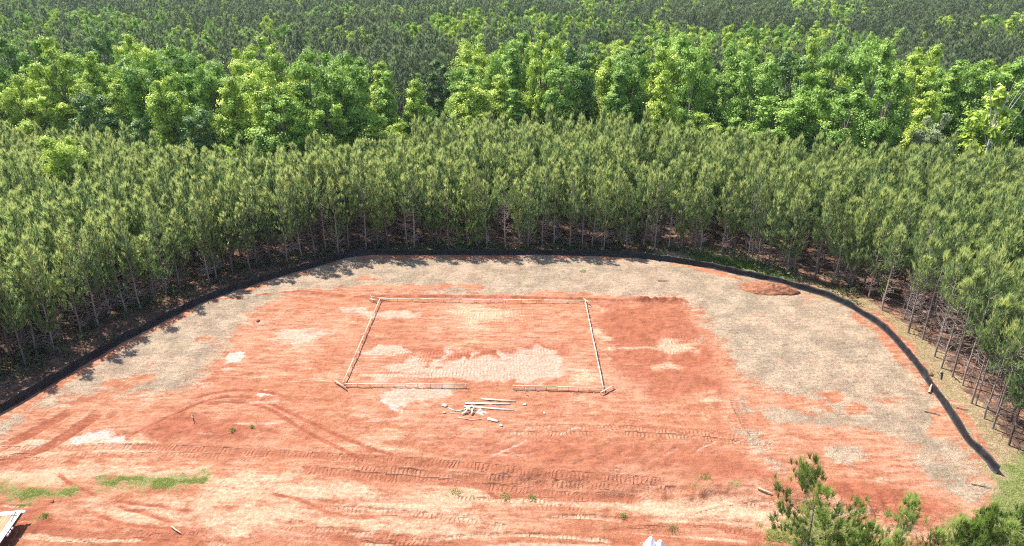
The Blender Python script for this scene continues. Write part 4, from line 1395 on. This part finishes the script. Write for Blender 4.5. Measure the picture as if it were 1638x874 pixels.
# ------------------------------------------------------------------ flatbed trailer in the lower left corner
def box(b, x0, x1, y0, y1, z0, z1, bev=0.01):
    b.board((( x0 + x1) / 2, y0, (z0 + z1) / 2), ((x0 + x1) / 2, y1, (z0 + z1) / 2), x1 - x0, z1 - z0, bev=bev)
    return b


tt = NT('white_trailer_paint')
fd = tt.noise(5, 5, 0.65, tt.mapped())
M_TPAINT = tt.done(tt.princ(tt.mix(tt.ss(fd, 0.5, 0.75), (0.80, 0.81, 0.83), (0.62, 0.55, 0.48)), 0.4, 0.4).outputs[0])
tt = NT('black_steel')
M_STEEL = tt.done(tt.princ(tt.mix(tt.noise(6, 4, 0.6, tt.mapped()), (0.012, 0.012, 0.014), (0.04, 0.038, 0.036)), 0.5, 0.4).outputs[0])
tt = NT('clay_stained_deck')
M_DECK = tt.done(tt.princ(tt.mix(tt.ss(tt.noise(1.5, 5, 0.6, tt.mapped((4, 0.5, 1))), 0.35, 0.65), (0.30, 0.13, 0.075), (0.48, 0.25, 0.15)), 0.85, 0.15).outputs[0])
tt = NT('rubber')
M_RUB = tt.done(tt.princ(tt.mix(tt.noise(9, 4, 0.6, tt.mapped()), (0.015, 0.014, 0.013), (0.05, 0.04, 0.032)), 0.85, 0.2).outputs[0])
tr = bpy.data.objects.new('flatbed_trailer', None)
col.objects.link(tr)
DH = 0.85
corner = on(36, 816, DH)
along = on(0, 865, DH) - corner                     # the right side of the deck, towards the camera
ang = math.atan2(along[1], along[0]) - math.pi / 2   # local +Y runs along that side
tr.rotation_euler = (0, 0, ang)
tr.location = (corner[0], corner[1], corner[2] - DH)
tag(tr, 'white framed flatbed trailer cut off by the lower left corner of the picture', 'trailer')
# local frame: the seen corner is the origin, the deck spreads towards local +X; Y 0..6
TW, TL = 2.4, 6.0
b = MB()
box(b, 0.0, 0.34, 0.0, TL, DH - 0.05, DH)
box(b, TW - 0.34, TW, 0.0, TL, DH - 0.05, DH)
b.board((0.345, 0.17, DH - 0.025), (TW - 0.345, 0.17, DH - 0.025), 0.34, 0.05)
b.build('deck_frame', M_TPAINT, tr)
b = MB()
for k in range(8):
    x0 = 0.345 + k * (TW - 0.69) / 8
    box(b, x0 + 0.006, x0 + (TW - 0.69) / 8 - 0.006, 0.35, TL, DH - 0.07, DH - 0.02)
b.build('deck', M_DECK, tr)
b = MB()
box(b, 0.03, 0.13, 0.02, TL, DH - 0.26, DH - 0.055)
box(b, TW - 0.13, TW - 0.03, 0.02, TL, DH - 0.26, DH - 0.055)
for k in range(6):
    b.board((0.135, 0.5 + k * 1.0, DH - 0.16), (TW - 0.135, 0.5 + k * 1.0, DH - 0.16), 0.08, 0.12)
b.build('chassis', M_STEEL, tr)
b = MB().board((0.30, 0.10, DH + 0.012), (0.18, 0.95, DH + 0.012), 0.05, 0.02)
b.board((0.42, 0.36, DH + 0.013), (0.10, 0.44, DH + 0.013), 0.045, 0.022)
b.build('strap', M_STEEL, tr)
for yy in (1.35, 1.62, 1.85):
    MB().board((-0.002, yy, DH - 0.12), (-0.07, yy, DH - 0.12), 0.15, 0.09).build('side_lamp', M_WHITE, tr)
b = MB().board((0.02, 0.10, DH - 0.10), (-0.16, 0.10, DH - 0.10), 0.16, 0.12)
b.build('ramp_bracket', M_TPAINT, tr)
for xs2 in (0.24, TW - 0.24):
    for yy in (2.9, 3.75):
        w = MB()
        thv = np.linspace(0, 2 * math.pi, 25)
        prof = [(-0.1, 0.2), (-0.1, 0.31), (-0.07, 0.35), (0.07, 0.35), (0.1, 0.31), (0.1, 0.2)]
        Vw = np.array([(xs2 + px_, yy + math.cos(q) * rr_, 0.36 + math.sin(q) * rr_) for q in thv[:-1] for px_, rr_ in prof])
        nP = len(prof)
        Fw = [[i * nP + j, ((i + 1) % 24) * nP + j, ((i + 1) % 24) * nP + (j + 1) % nP, i * nP + (j + 1) % nP] for i in range(24) for j in range(nP)]
        w.add(Vw, [np.array(Fw)])
        wh = w.build('wheel', M_RUB, tr)
        MB().tube([(xs2 - 0.06, yy, 0.36), (xs2 + 0.06, yy, 0.36)], 0.2, 16).build('rim', M_TPAINT, wh)

# ------------------------------------------------------------------ mound, sticks, clods, plants
tt = NT('mound_soil')
fq = tt.noise(3, 6, 0.7, tt.mapped())
M_MOUND = tt.done(tt.princ(tt.mix(tt.ss(fq, 0.35, 0.66), (0.17, 0.07, 0.042), (0.34, 0.155, 0.09)), 0.95, 0.08, tt.bump(fq, 0.9, 0.15)).outputs[0])
n = 60
u, v = np.meshgrid(np.linspace(-1, 1, n), np.linspace(-1, 1, n))
ca, cb = on(1178, 456), on(1284, 470)
cm = on(1228, 463)
ax_, len_ = cb - ca, np.linalg.norm(cb[:2] - ca[:2])
rr = np.hypot(u, v * (1 + 0.3 * u)) * (0.8 + 0.5 * fbm(u * 2.2, v * 2.2 + 3, 12, 3))
prof = np.clip(1 - rr ** 1.7, 0, 1) * (0.75 + 0.35 * u - 0.1)
zz = 1.2 * prof * (0.35 + 1.1 * fbm(u * 2.5 + 7, v * 2.5, 14, 4)) + 0.10 * (fbm(u * 11, v * 11, 15, 3) - 0.4) * (prof > 0.02)
mx_, my_ = u * len_ / 2, v * 1.5
an = math.atan2(ax_[1], ax_[0])
wxm, wym = cm[0] + mx_ * math.cos(an) - my_ * math.sin(an), cm[1] + mx_ * math.sin(an) + my_ * math.cos(an)
zz = zz + gz(wxm, wym) - cm[2] - 0.02 - 0.25 * sstep(0.93, 1.0, rr)
i = np.arange(n - 1)[:, None] * n + np.arange(n - 1)[None]
F = np.stack([i, i + 1, i + 1 + n, i + n], -1).reshape(-1, 4)
o = link('soil_mound', mesh_np('soil_mound', np.stack([wxm - cm[0], wym - cm[1], zz], -1).reshape(-1, 3), [F], [M_MOUND], smooth=True), None, tuple(cm))
tag(o, 'heap of loose brown red soil against the fence on the right', 'soil heap')


def stick(p0, p1, r0, mat, label, h0=0.03, h1=0.05, name='fallen_branch', forks=2):
    a, b = on(*p0), on(*p1)
    a[2] += h0 + r0
    b[2] += h1 + r0
    c = (a + b) / 2
    c[2] = min(a[2], b[2]) - r0
    m = MB()
    q = (a + b) / 2 + rng.normal(0, 0.05, 3) * np.array([1, 1, 0.2])
    m.tube(np.array([a, q, b]) - c, [r0, r0 * 0.85, r0 * 0.5], 6)
    for k in range(forks):
        s = a + (b - a) * rng.uniform(0.3, 0.8)
        m.tube(np.array([s, s + (b - a) * 0.25 + np.array([rng.normal(0, 0.2), rng.normal(0, 0.2), 0.12])]) - c, [r0 * 0.6, r0 * 0.2], 5)
    return tag(m.build(name, mat, None, tuple(c)), label, 'branch')


stick((1524, 602), (1531, 612), 0.06, M_DRY, 'short dark branch lying on the dry grass beyond the right fence', 0.02, 0.25)
stick((1529, 653), (1553, 658), 0.05, M_DRY, 'thin branch lying on the dirt strip beyond the right fence')
stick((1486, 630), (1491, 618), 0.09, M_LUMBER, 'pale stub of log leaning on the inner side of the right fence', 0.0, 0.3, forks=0)
stick((1478, 659), (1503, 665), 0.05, M_DRY, 'grey brown branch lying on the mulch inside the right fence')
stick((1212, 783), (1234, 792), 0.08, M_STAKE, 'pale peeled log on the bank left of the open crowned pine', forks=0)
stick((308, 664), (309, 676), 0.04, M_DRY, 'dark stick standing out of the clay inside the left tyre arcs', 0.0, 0.3)
stick((275, 844), (290, 855), 0.06, M_LUMBER, 'pale stick lying on the rutted track at the lower left', forks=0)
stick((1052, 450), (1069, 451), 0.05, M_DRY, 'dark stick lying on the straw mulch near the back fence')
stick((1506, 596), (1500, 606), 0.08, M_DRY, 'low stump of branches at the edge of the right dirt strip', 0.0, 0.3)
stick((1392, 506), (1400, 512), 0.04, M_PALEWOOD, 'white stick leaning on the bend of the right fence', 0.0, 0.5, forks=0)
stick((1553, 775), (1585, 782), 0.05, M_DRY, 'long thin branch lying near the end of the right fence')

GRN = leaf_material('grass_blades', (0.34, 0.41, 0.12), (0.40, 0.46, 0.13), (0.56, 0.56, 0.24), 0.45)
WEED = leaf_material('weed_leaves', (0.17, 0.26, 0.06), (0.22, 0.30, 0.07), (0.34, 0.42, 0.11), 0.45)


def blades(P, hgt, wid, n, seed):
    r = np.random.default_rng(seed)
    P = np.repeat(P, n, 0) + r.normal(0, 0.05, (len(P) * n, 3)) * np.array([1, 1, 0])
    k = len(P)
    d = unit(np.column_stack([r.normal(0, 0.9, (k, 2)), np.ones(k)]))
    s = unit(np.cross(d, r.normal(0, 1, (k, 3)))) * wid * 0.5
    L = hgt * r.uniform(0.5, 1.3, (k, 1))
    V = np.stack([P - s, P + s, P + d * L], 1).reshape(-1, 3)
    return V, np.arange(len(V)).reshape(-1, 3), np.repeat(np.clip(r.normal(0.45, 0.25, k), 0, 1), 3)


def grass_area(name, poly, count, hgt, wid, n, seed, label, mat=GRN, z=0.0):
    count = int(count * 0.6)
    P = px_line(poly, z)
    lo, hi = P.min(0), P.max(0)
    q = lo + rng.random((count * 3, 2)) * (hi - lo)
    wq = q + (np.stack([fbm(q[:, 0] * .7, q[:, 1] * .7, 3), fbm(q[:, 0] * .7, q[:, 1] * .7, 9)], -1) - 0.5) * 2.2
    sd = poly_sd(P, wq[:, 0], wq[:, 1])
    sd = sd - 1.3 * np.clip(fbm(q[:, 0] * 0.9, q[:, 1] * 0.9, 23) - 0.42, 0, 1) * 2
    keep = (sd > 0) & (fbm(q[:, 0] * 1.3, q[:, 1] * 1.3, 19) + np.clip(sd * 0.25, 0, 0.25) > 0.60)
    q = q[keep][:count]
    V, F, ti = blades(np.column_stack([q, gz(q[:, 0], q[:, 1]) - 0.01]), hgt, wid, n, seed)
    o = link(name, mesh_np(name, V, [F], [mat], attrs={'tint': ti}))
    return tag(o, label, 'grass', kind='stuff')


grass_area('grass', [(-60, 776), (90, 770), (120, 784), (118, 800), (40, 804), (-60, 800)], 5000, 0.13, 0.02, 4, 1, 'green grass strip at the left edge by the track', z=-0.1)
grass_area('grass', [(150, 772), (215, 765), (335, 766), (340, 774), (280, 790), (220, 796), (160, 790)], 4500, 0.13, 0.02, 4, 2, 'longer green grass strip right of the first one by the track', z=-0.1)
grass_area('grass', [(1600, 745), (1720, 690), (1800, 900), (1480, 900), (1530, 835), (1590, 790)], 9000, 0.22, 0.025, 4, 3, 'bright green grass past the end of the right fence')
grass_area('grass', [(1100, 404), (1180, 408), (1260, 436), (1270, 452), (1160, 430), (1090, 420)], 5000, 0.34, 0.04, 4, 4, 'bright green weeds between the back right fence and the pines', WEED)
grass_area('grass', [(620, 390), (700, 394), (960, 392), (1000, 402), (700, 404), (620, 403)], 3600, 0.25, 0.04, 4, 5, 'sparse weeds between the back fence and the pines', WEED)
grass_area('dry_grass', [(1262, 440), (1360, 462), (1430, 500), (1530, 590), (1600, 680), (1680, 750), (1600, 745), (1500, 620), (1420, 530), (1300, 470)], 4500, 0.16, 0.02, 3, 6, 'tan dry grass on the strip beyond the right fence',
           leaf_material('dry_blades', (0.36, 0.27, 0.13), (0.42, 0.33, 0.17), (0.40, 0.38, 0.16), 0.25))
grass_area('grass', [(1210, 842), (1300, 800), (1420, 850), (1480, 900), (1200, 900)], 5000, 0.25, 0.025, 4, 7, 'rough green grass under the open crowned pine', z=-0.5)
# understorey: small shrubs at the foot of the stand
q = []
for k in range(0, len(edge) - 1):
    for m in range(5):
        p = edge[k] + (edge[k + 1] - edge[k]) * rng.random() + rng.normal(0, 1.3, 2)
        q.append(p)
q = np.array(q)
q = q[(poly_sd(pad_poly, q[:, 0], q[:, 1]) < -1.0) & (proj(q[:, 0], q[:, 1], 0.0)[0] < 1380)]
r2 = np.random.default_rng(55)
bs = np.repeat(q, 16, 0) + r2.normal(0, 0.28, (len(q) * 16, 2))
bz = gz(bs[:, 0], bs[:, 1]) + np.abs(r2.normal(0.1, 0.28, len(bs)))
V, F, ti = blades(np.column_stack([bs, bz]), 0.30, 0.11, 3, 9)
o = link('undergrowth', mesh_np('undergrowth', V, [F], [leaf_material('undergrowth_leaves', (0.085, 0.10, 0.045), (0.12, 0.13, 0.06), (0.22, 0.24, 0.10), 0.3)], attrs={'tint': ti}))
tag(o, 'scrubby undergrowth at the foot of the young pines', 'undergrowth', kind='stuff')


def shrub(px, py, w, h, label, mat=WEED, n=70, name='weed', lf=0.05):
    a = on(px, py)
    r = np.random.default_rng(int(px * 7 + py))
    m = n
    P = np.clip(r.normal(0, 1, (m, 3)), -1.6, 1.6) * np.array([w * 0.24, w * 0.24, 0]) + np.array([0, 0, 1]) * (r.random((m, 1)) * h * (0.5 if name == 'weed' else 1))
    P[:, :2] *= (1 - 0.5 * (P[:, 2:] / h))
    V, F, ti = blades(P, lf * 1.6, lf, 2, 3)
    o = link(name, mesh_np(name, V, [F], [mat], attrs={'tint': ti}), None, tuple(a))
    return tag(o, label, 'plant')


shrub(371, 690, 0.5, 0.35, 'small green weed growing alone in the clay on the left')
shrub(403, 684, 0.3, 0.2, 'tiny weed right of the small weed in the clay')
shrub(730, 788, 0.9, 0.25, 'low weed tuft on the pale track, left of the other two')
shrub(808, 796, 0.9, 0.3, 'low weed tuft on the pale track, middle one of three')
shrub(850, 797, 0.6, 0.25, 'low weed tuft on the pale track, right of the other two')
shrub(1128, 765, 1.0, 0.25, 'green weed tuft on the edge of the red bank')
shrub(997, 826, 0.5, 0.25, 'small weed tuft in the ruts left of the white sack')
shrub(1076, 846, 0.7, 0.3, 'small weed tuft in the ruts right of the white sack')
shrub(933, 435, 0.9, 0.2, 'small green weed on the straw mulch near the back fence')
shrub(72, 826, 0.5, 0.2, 'sparse weed tuft beside the trailer corner')
shrub(1413, 470, 1.1, 2.0, 'bright green leafy sapling at the front of the pines on the right', M_LEAF['bright'], 420, 'broadleaf_sapling', 0.14)

# broken clods
for px, py, s, lab in ((413, 514, 0.16, 'dark red clod lying alone on the mulch on the left'), (1488, 600, 0.2, 'dark clod by the inner side of the right fence'), (84, 803, 0.1, 'dark clod at the edge of the left grass strip')):
    a = on(px, py)
    th_, ph_ = np.meshgrid(np.linspace(0, math.pi, 9), np.linspace(0, 2 * math.pi, 12, endpoint=False), indexing='ij')
    rr_ = s * (0.75 + 0.6 * fbm(th_ * 2.2 + px, ph_ * 1.3, 5, 3))
    V = np.stack([rr_ * np.sin(th_) * np.cos(ph_), rr_ * np.sin(th_) * np.sin(ph_), 0.7 * rr_ * np.cos(th_) + 0.3 * s], -1).reshape(-1, 3)
    F = np.array([[i * 12 + j, (i + 1) * 12 + j, (i + 1) * 12 + (j + 1) % 12, i * 12 + (j + 1) % 12] for i in range(8) for j in range(12)])
    tag(link('soil_clod', mesh_np('soil_clod', V, [F], [M_MOUND]), None, tuple(a)), lab, 'clod')
